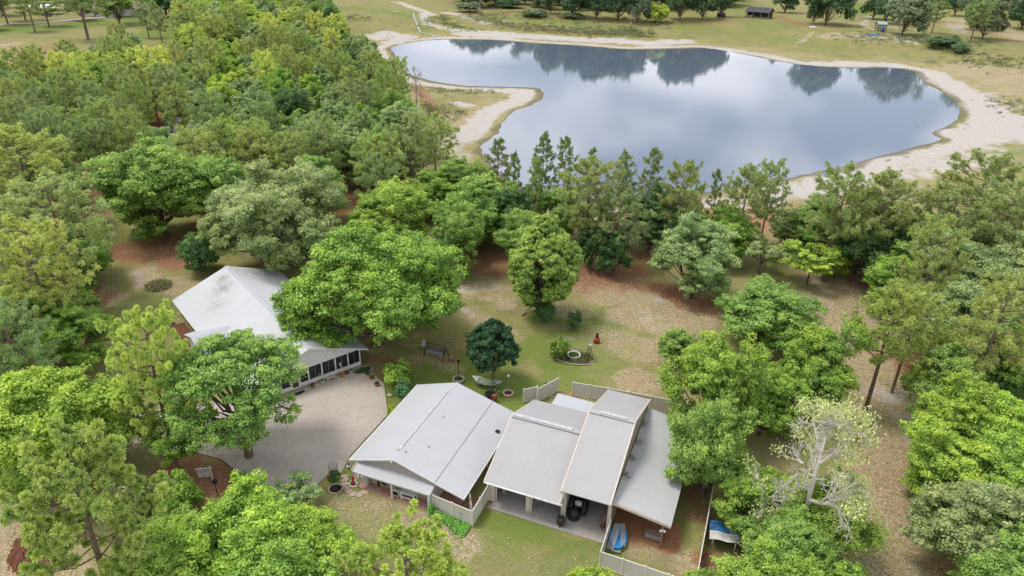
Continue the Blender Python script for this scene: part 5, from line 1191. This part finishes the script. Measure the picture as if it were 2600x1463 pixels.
def fit(k, px, py, yb, hw, c, label=None, group=None, rz=None, asp=.86):
    """tree surveyed by its crown's outline: top, bottom (or None) and half width in the photograph's pixels"""
    px, py, hw = px*1.0097, py*1.0097, hw*1.0097
    lowf = min(.06, K[k].get('zl', .15))
    best = None
    D = 45.0
    while D < 700:
        r = hw/FOC*D
        if yb is None:
            b_ = asp*r; yc = py+hw*.86
        else: yc = (py+yb*1.0097)/2; b_ = None
        q = W(px, yc, 0.0); v = Vector((q.x, q.y, -CAM_H)).normalized(); sd_ = -v.z; cd = math.sqrt(1-sd_*sd_)
        if b_ is None:
            vv = (yb*1.0097-py)/2*math.cos(math.atan((yc-731.5)/FOC))
            b_ = math.sqrt(max((vv*vv-hw*hw*sd_*sd_), (.5*hw*cd)**2))/cd*D/FOC
        c_ = v*D+Vector((0, 0, CAM_H)); tz = terr(c_.x, c_.y) if c_.y > 225 else 0
        h = c_.z+b_-tz; zb = c_.z-b_-tz
        if zb <= lowf*h: break
        D += .5

    return put(k, c_.x, c_.y, r, h, c, label, group, rz)
def top(k, px, py, hw, h, c, label=None, group=None, shift=.38, rz=None, yb=None):
    if k.startswith(('oak', 'live', 'big', 'nearoak', 'airy')): return fit(k, px, py, yb, hw, c, label, group, rz)
    """tree surveyed by the highest point of its crown; hw = half width of the crown in the photograph's pixels"""
    px, py, hw = px*1.0097, py*1.0097, hw*1.0097
    p = W(px, py, h)
    for _ in range(6): p = W(px, py, h+terr(p.x, p.y))
    dist = (p-Vector((0, 0, CAM_H))).length; r = hw/FOC*dist
    base = k.rstrip('0123456789')
    sh = {'syc': .05, 'magnolia': .1, 'slim': .05, 'half': .6}.get(base, shift)*r
    d = Vector((p.x, p.y, 0)).normalized()
    return put(k, p.x-d.x*sh, p.y-d.y*sh, r, h, c, label, group, rz)

T = top
T('syc', 1372, 541, 91, 15, 'syc', 'tall egg-shaped light green tree standing alone in the middle of the yard')
T('magnolia', 1239, 806, 70, 8.2, 'mag', 'small dark glossy magnolia beside the hammock')
T('bigoak', 938, 552, 222, 16.2, 'oak', 'huge spreading bright green oak overhanging the white house and the patio swing', yb=885)
T('biglive', 690, 416, 188, 12.6, 'grey', 'very wide grey-green live oak behind the white house', yb=668)
T('nearoak', 598, 835, 165, 15.6, 'mid', 'dark-trunked open oak at the edge of the driveway in front of the porch', shift=.3, yb=1160)
T('oak0', 995, 440, 112, 14, 'oak', 'bright green oak just behind the huge spreading one by the house')
T('nearpine2', 345, 790, 98, 16, 'ypine', 'open olive pine standing left of the driveway oak')
T('nearpine', 150, 1128, 150, 17, (.25,.32,.085), 'nearest pine at the lower left with large round needle tufts', shift=.2)
T('nearpine2', 1000, 1352, 165, 12, (.29,.37,.08), 'young pine whose tufted top rises at the bottom edge below the workshop', shift=.2)
T('oak1', 130, 945, 150, 14, 'lime', 'yellow-green oak behind the nearest pine at the left edge')
T('oak2', 260, 985, 105, 13, 'oak', 'bright green oak between the left edge and the driveway oak')
T('oak3', 20, 1010, 90, 13, 'oak', 'green oak cut by the left edge of the frame above the nearest pine')
T('oak2', 620, 1238, 145, 13, 'lime', 'bright green oak at the bottom edge in front of the driveway')
T('oak0', 480, 1290, 120, 13, 'oak', 'green oak at the bottom edge left of the brightest one')
T('oak1', 770, 1280, 105, 12, 'lime', 'light green oak at the bottom edge beside the front lawn')
T('oak3', 690, 1345, 150, 12, 'oak', 'lowest green oak cut by the bottom edge')
T('oak1', 400, 1370, 130, 11, 'oak', 'green oak cut by the bottom edge right of the nearest pine')
T('airy', 745, 1200, 62, 8.5, 'grey', 'thin grey-green tree where the driveway leaves the front lawn', yb=1310)
T('airy', 440, 1062, 62, 9, 'oak', 'slender light green tree left of the driveway oak trunk', yb=1200)
T('bush1', 430, 1190, 55, 4.5, 'oak', 'low green bush under the slender tree beside the sign')
T('bush1', 300, 1190, 70, 5, 'olive', 'olive shrub between the nearest pine and the driveway')
T('bush1', 400, 1290, 60, 4, 'mid', 'mid green shrub left of the bottom edge oaks')
T('oak3', 60, 715, 105, 15, 'pine', 'olive green tree at the left edge level with the white house')
T('oak0', 180, 765, 88, 13.5, 'oak', 'leafy green tree left of the olive pine, level with the house roof')
T('pine0', 45, 560, 98, 17, 'pine', 'leaning olive pine at the left edge above the litter patch')
T('pine1', 105, 445, 110, 18, 'pineg', 'tall pine with bare trunks in the left edge pine group')
T('pine2', 20, 330, 100, 18, 'pine', 'rounded pine at the far left edge above the pine group')
T('oak1', 190, 570, 85, 11, 'mid', 'dark oak under the leaning pines at the left', yb=705)
T('bush1', 170, 730, 60, 4, 'mid', 'low dark shrubs under the pines at the left')
T('oak2', 385, 372, 125, 15, 'mid', 'green oak with a mossy forked trunk at the back of the left lawn', yb=580)
T('oak0', 530, 385, 105, 14, 'mid', 'dense green oak right of the mossy oak on the left lawn')
T('oak1', 350, 500, 45, 8, 'oak', 'small bright sapling at the mossy oak trunk')
T('bush1', 487, 585, 48, 6, 'dark', 'dark rounded bush at the left corner of the wide grey-green oak')
# between the yard and the pond
T('oak2', 1150, 400, 75, 14, 'mid', 'oak at the foot of the sandy spit')
T('oak0', 1225, 425, 95, 14, 'mid', 'dense green oak in the row behind the yard, above the red litter')
T('oak3', 1180, 480, 85, 12, 'mid', 'green oak whose shade falls on the red needle litter left of the egg-shaped tree')
T('live1', 1325, 470, 62, 12, 'dark', 'rounded green oak directly behind the egg-shaped tree')
T('oak1', 1085, 430, 70, 13, 'oak', 'light oak between the spreading oak and the pond')
C_['pineg'] = (.150,.205,.080); C_['pine'] = (.190,.245,.082)
T('slim0', 1368, 340, 34, 16.5, 'pineg', 'left one of the two tallest slender pines against the water')
T('slim1', 1425, 345, 33, 16.5, 'pineg', 'right one of the two tallest slender pines against the water')
T('slim2', 1350, 400, 28, 14.5, 'pine', 'shorter slender pine at the left foot of the tallest pair')
T('slim0', 1487, 378, 27, 15, 'pineg', 'pointed pine rising behind the round-headed pine on the shore')
T('pine0', 1487, 408, 85, 16, 'pine', 'round-headed pine at the centre of the near shore')
T('slim2', 1575, 388, 38, 15.5, 'pineg', 'slender pine right of the round-headed shore pine')
T('slim1', 1640, 374, 36, 16, 'pineg', 'tall slender pine with a bare lower trunk at mid shore')
T('slim0', 1250, 352, 36, 15, 'pineg', 'thin pine at the tip where the spit meets the woods')
T('slim2', 1292, 385, 24, 13.5, 'pineg', 'sparse thin pine left of the tall pair')
T('pine1', 1722, 413, 56, 15.5, 'pine', 'rounded open pine on the near shore')
T('slim1', 1812, 430, 22, 13.5, 'pineg', 'small pointed pine alone against the water')
T('pine2', 1885, 425, 60, 15, 'pine', 'bushy pine where the pale beach begins')
T('pine0', 1950, 414, 45, 15, 'grey', 'grey-green pine standing right of the bushy one at the beach')
T('oak3', 1640, 470, 90, 13, 'dark', 'dark oak behind the twin-trunked small oak')
T('oak1', 1710, 478, 75, 12.5, 'mid', 'dark green oak on the shore behind the grey-green yard tree')
T('oak2', 1490, 560, 42, 9, 'dark', 'left of the two small dark oaks on the red litter', yb=672)
T('oak0', 1545, 568, 46, 9, 'dark', 'right of the two small dark oaks on the red litter', yb=690)
T('pine1', 1560, 480, 80, 13, 'pineg', 'dark pine above the two small oaks')
T('live0', 1748, 545, 104, 11.5, 'grey', 'round grey-green live oak right of the bare sandy lawn', yb=748)
T('live1', 1835, 528, 75, 11, 'oak', 'lighter oak directly behind the round grey-green live oak')
T('airy', 1918, 600, 55, 8.5, 'grey', 'sparse grey-green tree right of the round live oak', yb=690)
T('airy', 2040, 612, 72, 8.5, 'yel', 'small yellow-green tree by the path opening', yb=715)
T('oak1', 2108, 622, 42, 8, 'lime', 'bright green sapling beside the yellow-green tree')
T('pine0', 2135, 432, 75, 17, 'pine', 'tall pine with a long bare trunk above the yellow-green tree')
T('pine2', 2240, 440, 85, 16.5, 'pine', 'broad pine next along the shore from the long-trunked one')
T('live2', 2060, 500, 80, 10, 'mid', 'low green tree between the shore pines at the right')
T('oak2', 2190, 560, 80, 10, 'dark', 'dark oak under the two tall shore pines')
T('live1', 2000, 520, 60, 9, 'grey', 'pale low tree at the beach end')
C_['pineg'] = (.200,.270,.10)
# right-hand woods
T('pine1', 2500, 390, 78, 17, 'pine', 'tall dark pine at the upper right against the dry pond bed')
T('pine2', 2420, 470, 95, 16, 'pine', 'broad pine in front of the dry pond bed at the right')
T('pine0', 2560, 470, 80, 16, 'pineg', 'pine cut by the right edge below the dry pond bed')
T('live0', 2330, 520, 90, 12, 'grey', 'grey-green oak left of the broad pine at the right')
T('live2', 2390, 600, 105, 12, 'grey', 'pale rounded oak at the upper middle of the right-hand wood')
T('live1', 2520, 585, 95, 12, 'grey', 'pale oak near the right edge above the wood')
T('oak1', 2450, 650, 60, 11, 'yel', 'yellowish oak top amid the pale oaks at the right')
T('oak0', 2260, 640, 80, 11, 'oak', 'green oak at the left edge of the right-hand wood')
T('live2', 2245, 690, 52, 8, 'mid', 'rounded dark shrub-like oak by the grassy path')
T('live0', 2430, 730, 115, 12, 'grey', 'large pale oak in the middle of the right-hand wood')
T('live1', 2545, 700, 90, 12.5, 'grey', 'pale oak cut by the right edge')
T('oak3', 2520, 800, 100, 11, 'mid', 'green oak above the red litter at the right edge')
T('oak2', 2395, 805, 85, 10.5, 'mid', 'green oak just right of the lone pine')
T('bush1', 2530, 905, 55, 5, 'dark', 'dark shrub on the red litter at the right edge')
T('sparse', 2268, 728, 84, 15.6, (.19,.25,.06), 'lone pine with a bare leaning trunk standing on the sandy path', shift=.0)
T('live1', 1925, 700, 132, 12, 'mid', 'wide green oak behind the trees right of the garage', yb=880)
T('oak0', 2040, 805, 98, 13, 'oak', 'green oak right of the garage trees, reaching the path', yb=1035)
T('oak2', 1800, 855, 118, 14.5, 'oak', 'large bright green oak directly right of the tall garage', yb=1130)
T('oak3', 1790, 985, 108, 13.5, 'mid', 'green oak overhanging the lean-to roof', yb=1255)
T('live2', 1715, 830, 58, 9, 'mid', 'small dark rounded oak at the left of the garage trees')
T('oak1', 1925, 930, 98, 13, 'oak', 'bright oak behind the half-dead tree')
fit('half', 2045, 1005, 1420, 176, (.25,.30,.13), 'half-dead tree with bleached bare branches and yellow-green leaves', rz=.3)
T('oak1', 1900, 1185, 105, 11, 'oak', 'green oak over the blue tarp by the right fence')
T('oak2', 2075, 1205, 108, 10, 'oak', 'green oak below the half-dead tree')
T('oak0', 1990, 1260, 110, 10, 'mid', 'darker oak between the two below the half-dead tree')
T('oak3', 1920, 1385, 130, 9.5, 'oak', 'green oak at the bottom edge right of the fence')
T('airy', 2070, 1400, 90, 8.5, 'oak', 'thin green tree at the bottom edge beside the leafy path')
T('bush1', 1500, 1420, 62, 4, 'lime', 'bright bush at the bottom edge left of the fence corner')
T('bush1', 1790, 1430, 60, 3.5, 'oak', 'low leafy bush at the foot of the fence near the bottom edge')
T('oak3', 2412, 962, 100, 13.5, 'lime', 'brightest lime-green tree at the right, its top standing clear of the litter', yb=1180)
T('oak1', 2500, 1010, 105, 13, 'lime', 'lime-green tree right behind the brightest one')
T('oak0', 2425, 1100, 115, 12, 'lime', 'lime-green tree in front of the brightest one')
T('oak2', 2530, 1130, 110, 12, 'oak', 'green tree at the right edge between lime-green ones')
T('live0', 2480, 1240, 130, 11, 'grey', 'greyish green tree at the lower right edge')
T('live2', 2540, 1350, 110, 10, 'mid', 'lowest green tree in the lower right corner')
T('oak2', 2370, 1240, 62, 9, 'oak', 'green tree bordering the leafy path at the lower right')
T('bush0', 1448, 780, 24, 2.6, 'dark', 'small citrus-like shrub on the lawn right of the egg-shaped tree')
T('bush0', 1407, 845, 26, 3.0, 'mid', 'leafy shrub at the left end of the stone-edged garden bed')
T('bush1', 1372, 752, 26, 3.2, 'dark', 'dark shrub at the foot of the egg-shaped tree')
T('bush0', 1012, 955, 26, 2.6, (.09,.20,.10), 'blue-green fig-like shrub beside the driveway at the workshop corner')
T('bush0', 984, 1018, 14, 1.5, 'yel', 'small yellow-green shrub at the workshop wall by the driveway')
T('bush0', 612, 1185, 16, 1.4, 'mid', 'small sprout at the driveway oak trunk')
T('bush0', 1000, 905, 45, 2.8, 'lime', 'light low branches of foliage between swing and driveway')
# far bank
def base_t(k, px, py, h, r, c, label=None, group=None):
    p = W(px*1.0097, py*1.0097); return put(k, p.x, p.y, r, h, c, label, group)
B = base_t
B('dead1', 1207, 40, 13, 6, 'bare', 'bare bleached tree on the far bank left of the dark oaks')
B('low0', 1385, 34, 20.3, 8.28, 'far', 'dark oak at the left end of the far bank row')
B('low1', 1440, 42, 18.85, 9.2, 'far', 'broad dark oak on the far bank, first right of the left end')
B('low0', 1500, 48, 21.75, 10.12, 'far', 'large dark oak near the middle of the far bank row')
B('low1', 1555, 50, 20.3, 9.2, 'far', 'dark oak next to the grey leafless one on the far bank')
B('low1', 1602, 58, 18.85, 7.36, 'fgrey', 'grey thin-leaved tree on the far bank')
B('bush1', 1648, 68, 9, 6.5, 'yel', 'bright yellow-green round bush on the far bank')
B('low0', 1710, 50, 23.2, 11.04, 'far', 'big dark oak left of the trampoline across the pond')
B('low1', 1765, 48, 21.75, 9.2, 'far', 'dark oak over the trampoline across the pond')
B('low0', 1812, 42, 17.4, 7.36, 'far', 'round oak between trampoline and cabin')
B('live0', 1972, 32, 17.4, 8.28, 'far', 'spreading oak right of the cabin across the pond')
B('low2', 2075, 62, 24.65, 12.88, 'far', 'large solitary oak right of the cabin, on the far bank')
B('low1', 2045, 58, 13.05, 4.6, 'fgrey', 'grey mossy small tree at the left side of the solitary far oak')
B('low2', 2268, 88, 20.3, 11.04, 'fgrey', 'grey-green oak beside the little roofed rack')
B('low1', 2225, 60, 21.75, 8.28, 'far', 'dark oak behind the little roofed rack')
B('slim1', 2342, 84, 20, 5, 'pineg', 'slim pine with a bare trunk right of the grey-green far oak')
B('low1', 2470, 98, 21.75, 9.2, 'fgrey', 'grey-green tree at the upper right bank')
B('low0', 2450, 75, 20.3, 9.2, 'fgrey', 'tree group head at the upper right bank, behind the grey-green one')
B('low1', 2570, 72, 21.75, 11.04, 'far', 'dark tree cut by the right edge of the far bank')
B('slim0', 2192, 22, 20, 5, 'pineg', 'left of two bare-trunked pines on the far green lawn')
B('slim2', 2213, 22, 20, 5, 'pineg', 'right of two bare-trunked pines on the far green lawn')
B('bush1', 2370, 135, 5, 8, 'far', 'low shrub patch on the dry pond bed at the upper right')
B('bush1', 2410, 142, 4, 4, 'far', 'smaller shrub at the right end of the dry bed shrub patch')
B('dead0', 1048, 265, 12, 3.8, 'bare', 'leafless tree at the base of the sandy spit')
B('dead1', 1585, 80, 8, 4, 'bare', 'small bare tree in front of the grey far tree')
B('dead1', 1331, 50, 6, 3, 'bare', 'stubby dead tree on the far bank scrub')
B('bush1', 1180, 30, 5, 7, 'fgrey', 'grey scrub clump at the left of the far bank'); B('bush1', 1280, 20, 6, 9, 'far', 'dark scrub clump behind the bare bleached tree')
B('dead0', 748, 225, 12, 5, 'bare', 'leafless grey tree in the wood nearest the pond inlet')
B('fill0', 420, 42, 14, 9, 'dark', 'dark conical tree on the distant lawn at the upper left')
B('slim0', 375, 96, 15, 4, 'pineg', 'thin pine at the near edge of the distant lawn')
B('slim1', 408, 108, 15, 3.5, 'pineg', 'thin pine right beside the log edging, upper left')
B('slim2', 468, 140, 14, 3.5, 'pineg', 'thin pine at the right end of the tan clearing')
B('sparse', 222, 100, 22, 10, 'grey', 'tall sparse pine before the brown-roofed house at the upper left')
B('sparse', 20, 62, 20, 7, 'pineg', 'leaning pine in the upper left corner')
B('pine1', 65, 52, 18, 9, 'pineg', 'pine left of the white carport')
B('sparse', 88, 80, 14, 6, 'pineg', 'small pine below the white carport')
B('fill1', 300, 62, 18, 10, 'mid', 'dense pine-like tree between the two distant roofs')
B('fill0', 355, 22, 14, 9, 'far', 'dark tree above the distant lawn')

B('low1', 2195, 48, 17, 8, 'far', 'dark tree at the edge of the far green lawn, right of its two bare pines')
B('low2', 2300, 52, 16, 8, 'fgrey', 'olive tree behind the slim far pine')
B('fill0', 2400, 40, 17, 8, 'far', 'dark tree far behind the low shrub patch on the dry bed')
B('pine0', 2440, 105, 17, 6, 'pineg', 'pine in front of the grey-green trees at the upper right bank')
B('pine1', 2515, 48, 18, 7, 'pineg', 'dull green pine near the upper right corner')
B('low0', 2560, 30, 17, 9, 'far', 'dark tree filling the upper right corner')
B('bush1', 1345, 62, 4, 7, 'fgrey', 'low grey scrub mound before the far bank trees'); B('bush1', 1440, 68, 3, 6, 'fgrey', 'second low grey scrub mound toward the middle of the far bank')
# low scrub on the dried banks: one mass nobody could count
rs = np.random.RandomState(91); SV = []; ST = []
def scrub(pts, n, r, size, tint):
    A = [np.array(W(*p)[:2]) for p in pts]
    for _ in range(n):
        i = rs.randint(len(A)-1) if len(A) > 1 else 0; a = A[i]; b_ = A[min(i+1, len(A)-1)]
        c = a+(b_-a)*rs.rand()+rs.normal(size=2)*r*.5
        if (np.abs(lake-c).max(1) < 3).any(): continue
        m_ = 22; z0 = terr(c[0], c[1]); sz = size*(.5+rs.rand())
        P_ = np.array([c[0], c[1], z0])+rs.normal(size=(m_, 3))*[sz*.8, sz*.8, sz*.22]+[0, 0, sz*.3]
        SV.append(leaf_quads(P_, rs.normal(size=(m_, 3))+[0, 0, .8], sz*.30, rs)); ST.append(np.clip(tint+rs.normal(size=m_)*.15+(rs.rand()-.5)*.3, 0, 1))
scrub([(1190,60),(1320,76),(1450,84),(1570,90),(1640,88)], 420, 9, .9, .3)
scrub([(1240,50),(1400,60),(1560,70),(1700,74)], 260, 12, .8, .5)
scrub([(1080,70),(1130,62),(1160,80)], 90, 6, .7, .3)
scrub([(2150,100),(2260,95),(2380,110),(2450,115)], 260, 12, .7, .4)
scrub([(2330,125),(2400,132),(2440,142)], 160, 6, 1.1, .6)
scrub([(2440,160),(2520,150),(2590,170)], 160, 12, .6, .2)
scrub([(2530,250),(2590,290)], 60, 8, .5, .1)
scrub([(1090,225),(1150,232),(1250,236)], 120, 5, .5, .5); scrub([(1090,270),(1130,300)], 90, 7, .6, .3)
scrub([(1130,70),(1200,78)], 60, 4, .6, .3); scrub([(880,40),(930,60)], 60, 8, .6, .3)
scrub([(2300,386),(2200,413),(2100,437)], 60, 2, .4, .6); scrub([(2360,332),(2440,315)], 60, 2.5, .4, .7)
o = bpy.data.objects.new('scrub', crown_mesh('scrub', np.concatenate(SV), np.concatenate(ST), M['leaf'])); col.objects.link(o); o.color = (.165,.19,.085,1); tag(o, 'low olive scrub growing over the dried banks of the pond', 'scrub', kind='stuff')
C_['pine'] = (.235,.300,.088)
# woods filled tree by tree
def in_poly(x, y, poly):
    c = False; n = len(poly)
    for i in range(n):
        x1, y1 = poly[i]; x2, y2 = poly[(i+1) % n]
        if (y1 > y) != (y2 > y) and x < (x2-x1)*(y-y1)/(y2-y1)+x1: c = not c
    return c
ORD = ['first','second','third','fourth','fifth','sixth','seventh','eighth','ninth','tenth','eleventh','twelfth','thirteenth','fourteenth','fifteenth','sixteenth','seventeenth','eighteenth','nineteenth','twentieth']
TENS = ['twenty','thirty','forty','fifty','sixty','seventy','eighty','ninety']
def ordn(i):
    if i < 20: return ORD[i]
    n = i+1; t, u = n//10, n%10
    return TENS[t-2][:-1]+'ieth' if u == 0 else TENS[t-2]+'-'+ORD[u-1]
LOOK = dict(oak='bright green oak', mid='mid green oak', grey='grey-green oak', yel='yellow-green oak', lime='lime-green oak', pine='olive pine', pineg='dull green pine', ypine='yellowish pine', dark='dark green oak', far='dark oak', bare='bare grey tree', fgrey='greyish oak', olive='olive oak')
def wood(poly, gap, kinds, zone, n_try=4000, seed=1, hr=(10.5, 14.5), rr=(3.8, 6.0), rows=6):
    r = random.Random(seed); Wp = [W(x*1.0097, y*1.0097, 11) for x, y in poly]; poly_w = [(p.x, p.y) for p in Wp]
    x0, x1 = min(p[0] for p in poly_w), max(p[0] for p in poly_w); y0, y1 = min(p[1] for p in poly_w), max(p[1] for p in poly_w)
    got = []; 
    for _ in range(n_try):
        x, y = r.uniform(x0, x1), r.uniform(y0, y1)
        if not in_poly(x, y, poly_w): continue
        rad = r.uniform(*rr)*(1+.25*(y > 250))
        if any((x-a)**2+(y-b_)**2 < (gap*.5*(rad+c)/5)**2 for a, b_, c in placed): continue
        got.append((x, y, rad)); placed.append((x, y, rad))
    if not got: return
    ysrt = sorted(g[1] for g in got); nr = max(1, min(rows, len(got)//7 or 1)); cuts = [ysrt[min(len(ysrt)-1, int(len(ysrt)*(i+1)/nr))] for i in range(nr)]
    cuts[-1] = 1e9; bands = [[] for _ in range(nr)]
    for g_ in got:
        for i, c in enumerate(cuts):
            if g_[1] < c or i == nr-1: bands[i].append(g_); break
    for i, bd in enumerate(bands):
        bd.sort(key=lambda g_: g_[0]/g_[1])
        for j, (x, y, rad) in enumerate(bd):
            k, c = kinds(r, x, y); p_ = k.startswith(('pine', 'slim'))
            hh = r.uniform(*hr)+(2.5 if p_ else 0)
            row = 'nearest row' if i == 0 else 'farthest row' if i == nr-1 else ordn(i)+' row back'
            put(k, x, y, rad*(.85 if p_ else 1), hh, c, '%s, %s from left, %s, %s' % (LOOK[c], ordn(j), row, zone.replace('the ', '', 1)), zone.replace('the ', 'trees of the ', 1))
            placed.pop()
def k_left(r, x, y):
    t = x/y
    u = r.random()
    if u > .985: return 'dead0', 'bare'
    if t < -.42 and u < .50 or u < .26: return 'pine%d' % r.randrange(3), r.choice(['pine', 'pine', 'ypine'] if y > 180 else ['pine', 'pineg'])
    if u > .72: return r.choice(['fill1', 'live1', 'live2']), 'grey'
    if y > 170 and t < -.28: return r.choice(['fill0', 'fill1', 'oak1']), r.choice(['yel', 'oak', 'lime', 'oak'])
    return r.choice(['fill0', 'oak0', 'oak3', 'fill1', 'oak2']), r.choice(['oak', 'mid', 'mid', 'grey', 'dark'])
wood([(-90,560),(-90,180),(60,165),(200,120),(330,100),(380,160),(490,150),(455,60),(455,-8),(800,-8),(860,60),(950,130),(1000,190),(1015,250),(1030,300),(1120,345),(1180,375),(1150,420),(1000,430),(870,430),(700,400),(480,430),(380,370),(220,350),(140,460),(90,520)],
     6.4, k_left, 'the wood left of the pond', 16000, 3, rows=14)
def k_right(r, x, y):
    u = r.random()
    if u < .3: return 'pine%d' % r.randrange(3), 'pine'
    if u < .6: return r.choice(['live0', 'live1', 'fill1']), 'grey'
    return r.choice(['fill0', 'oak1', 'oak2']), r.choice(['mid', 'oak', 'mid'])
wood([(1980,550),(2020,520),(2300,490),(2480,500),(2640,500),(2640,840),(2500,850),(2400,770),(2340,690),(2260,600),(2110,545)], 7.0, k_right, 'the wood at the right', 2500, 9, rows=5)
wood([(1080,460),(1300,420),(1750,470),(1760,520),(1600,540),(1340,520),(1120,560),(1080,520)], 7.5, lambda r, x, y: (r.choice(['fill0', 'oak2', 'live1', 'pine2']), r.choice(['mid', 'dark', 'mid'])), 'the tree row behind the yard', 500, 12, rows=1, hr=(9, 11.5))
wood([(-80,640),(60,600),(160,700),(120,900),(-80,980)], 7, k_left, 'the wood at the left edge', 500, 15, rows=1)
wood([(2400,740),(2640,760),(2640,860),(2400,870),(2260,800)], 7, k_right, 'the lower right wood', 500, 16, rows=1, hr=(9, 11))
wood([(1130,-24),(1850,-24),(1845,-2),(1600,4),(1380,0),(1150,-8)], 7.5, lambda r, x, y: (r.choice(['low0', 'low1', 'low2']), r.choice(['far', 'fgrey', 'far'])), 'the far bank wood', 2500, 21, rows=3, hr=(15, 21), rr=(6, 9))
wood([(2230,-22),(2640,-22),(2640,20),(2500,5),(2330,-4),(2230,-2)], 9, lambda r, x, y: (r.choice(['low0', 'low1', 'slim0']), r.choice(['far', 'fgrey', 'far'])), 'the upper right wood', 1500, 22, rows=2, hr=(13, 19), rr=(6, 9))
wood([(-80,-10),(450,-10),(450,20),(-80,50)], 13, lambda r, x, y: (r.choice(['fill1', 'slim0', 'fill0']), r.choice(['mid', 'pineg', 'olive'])) if True else None, 'the distant upper left wood', 700, 23, rows=2, hr=(12, 17), rr=(5, 8))
wood([(-60,90),(60,85),(180,90),(200,108),(0,118),(-60,110)], 9, lambda r, x, y: ('bush1' if r.random() < .6 else 'fill1', 'yel'), 'the scrub strip below the carport', 300, 24, rows=1, hr=(3, 6), rr=(4, 6)) if False else None
# fallen leaves: countless, lying loose on lawn and concrete
rl_ = np.random.RandomState(17)
near = (PC[:,1] < 118) & (PC[:,1] > 30) & (np.abs(PC[:,0]) < 75)
wgt = (ch['litter']*1.0+ch['straw']*.35+.012)*PC[:,1]**2*near; wgt /= wgt.sum()
pk = PC[rl_.choice(len(PC), 52000, p=wgt)]+rl_.normal(size=(52000, 2))*.35
def inb(P, f, x0, x1, y0, y1, O_, rz):
    d = P-np.array([O_.x, O_.y]); lx = d[:,0]*math.cos(rz)+d[:,1]*math.sin(rz); ly = -d[:,0]*math.sin(rz)+d[:,1]*math.cos(rz)
    return (lx > x0) & (lx < x1) & (ly > y0) & (ly < y1)
bad = inb(pk, 0, -13.2, 16.5, -2.6, 17, GO, GRZ) | inb(pk, 0, -13.6, 1, 0, 27.5, HO, HRZ) | inside(pk, np.array([(p.x, p.y) for p in dp]))
pk = pk[~bad]
P_ = np.column_stack([pk, np.full(len(pk), .03)+rl_.rand(len(pk))*.03]); N_ = rl_.normal(size=P_.shape)*.35+[0, 0, 1]
lm_ = crown_mesh('fallen_leaves', leaf_quads(P_, N_, .062, rl_), rl_.rand(len(P_))**1.5*.8, M['leaf'])
o = bpy.data.objects.new('fallen_leaves', lm_); col.objects.link(o); o.color = (.50,.38,.25,1); tag(o, 'dry tan leaves scattered over the bare patches of the lawn', 'fallen leaves', kind='stuff')
dpn = np.array([(p.x, p.y) for p in dp]); q_ = []
while len(q_) < 1500:
    x, y = rl_.uniform(dpn[:,0].min(), dpn[:,0].max()), rl_.uniform(dpn[:,1].min(), dpn[:,1].max())
    e_ = min(seg_dist(np.array([[x, y]]), dpn[i], dpn[(i+1) % len(dpn)])[0] for i in range(len(dpn)))
    if inside(np.array([[x, y]]), dpn)[0] and (rl_.rand() < math.exp(-e_/.7) or rl_.rand() < .35*math.exp(-math.hypot(x+25, y-53)/5) or rl_.rand() < .01): q_.append((x, y, .045))
P_ = np.array(q_); lm_ = crown_mesh('driveway_leaves', leaf_quads(P_, rl_.normal(size=P_.shape)*.3+[0, 0, 1], .07, rl_), rl_.rand(len(P_))*.7, M['leaf'])
o = bpy.data.objects.new('driveway_leaves', lm_); col.objects.link(o); o.color = (.26,.17,.10,1); tag(o, 'brown leaves lying on the driveway, thickest along its edges', 'fallen leaves', kind='stuff')
print('trees', len([o for o in bpy.data.objects if o.get('category') in ('tree','pine','bush','dead tree')]))
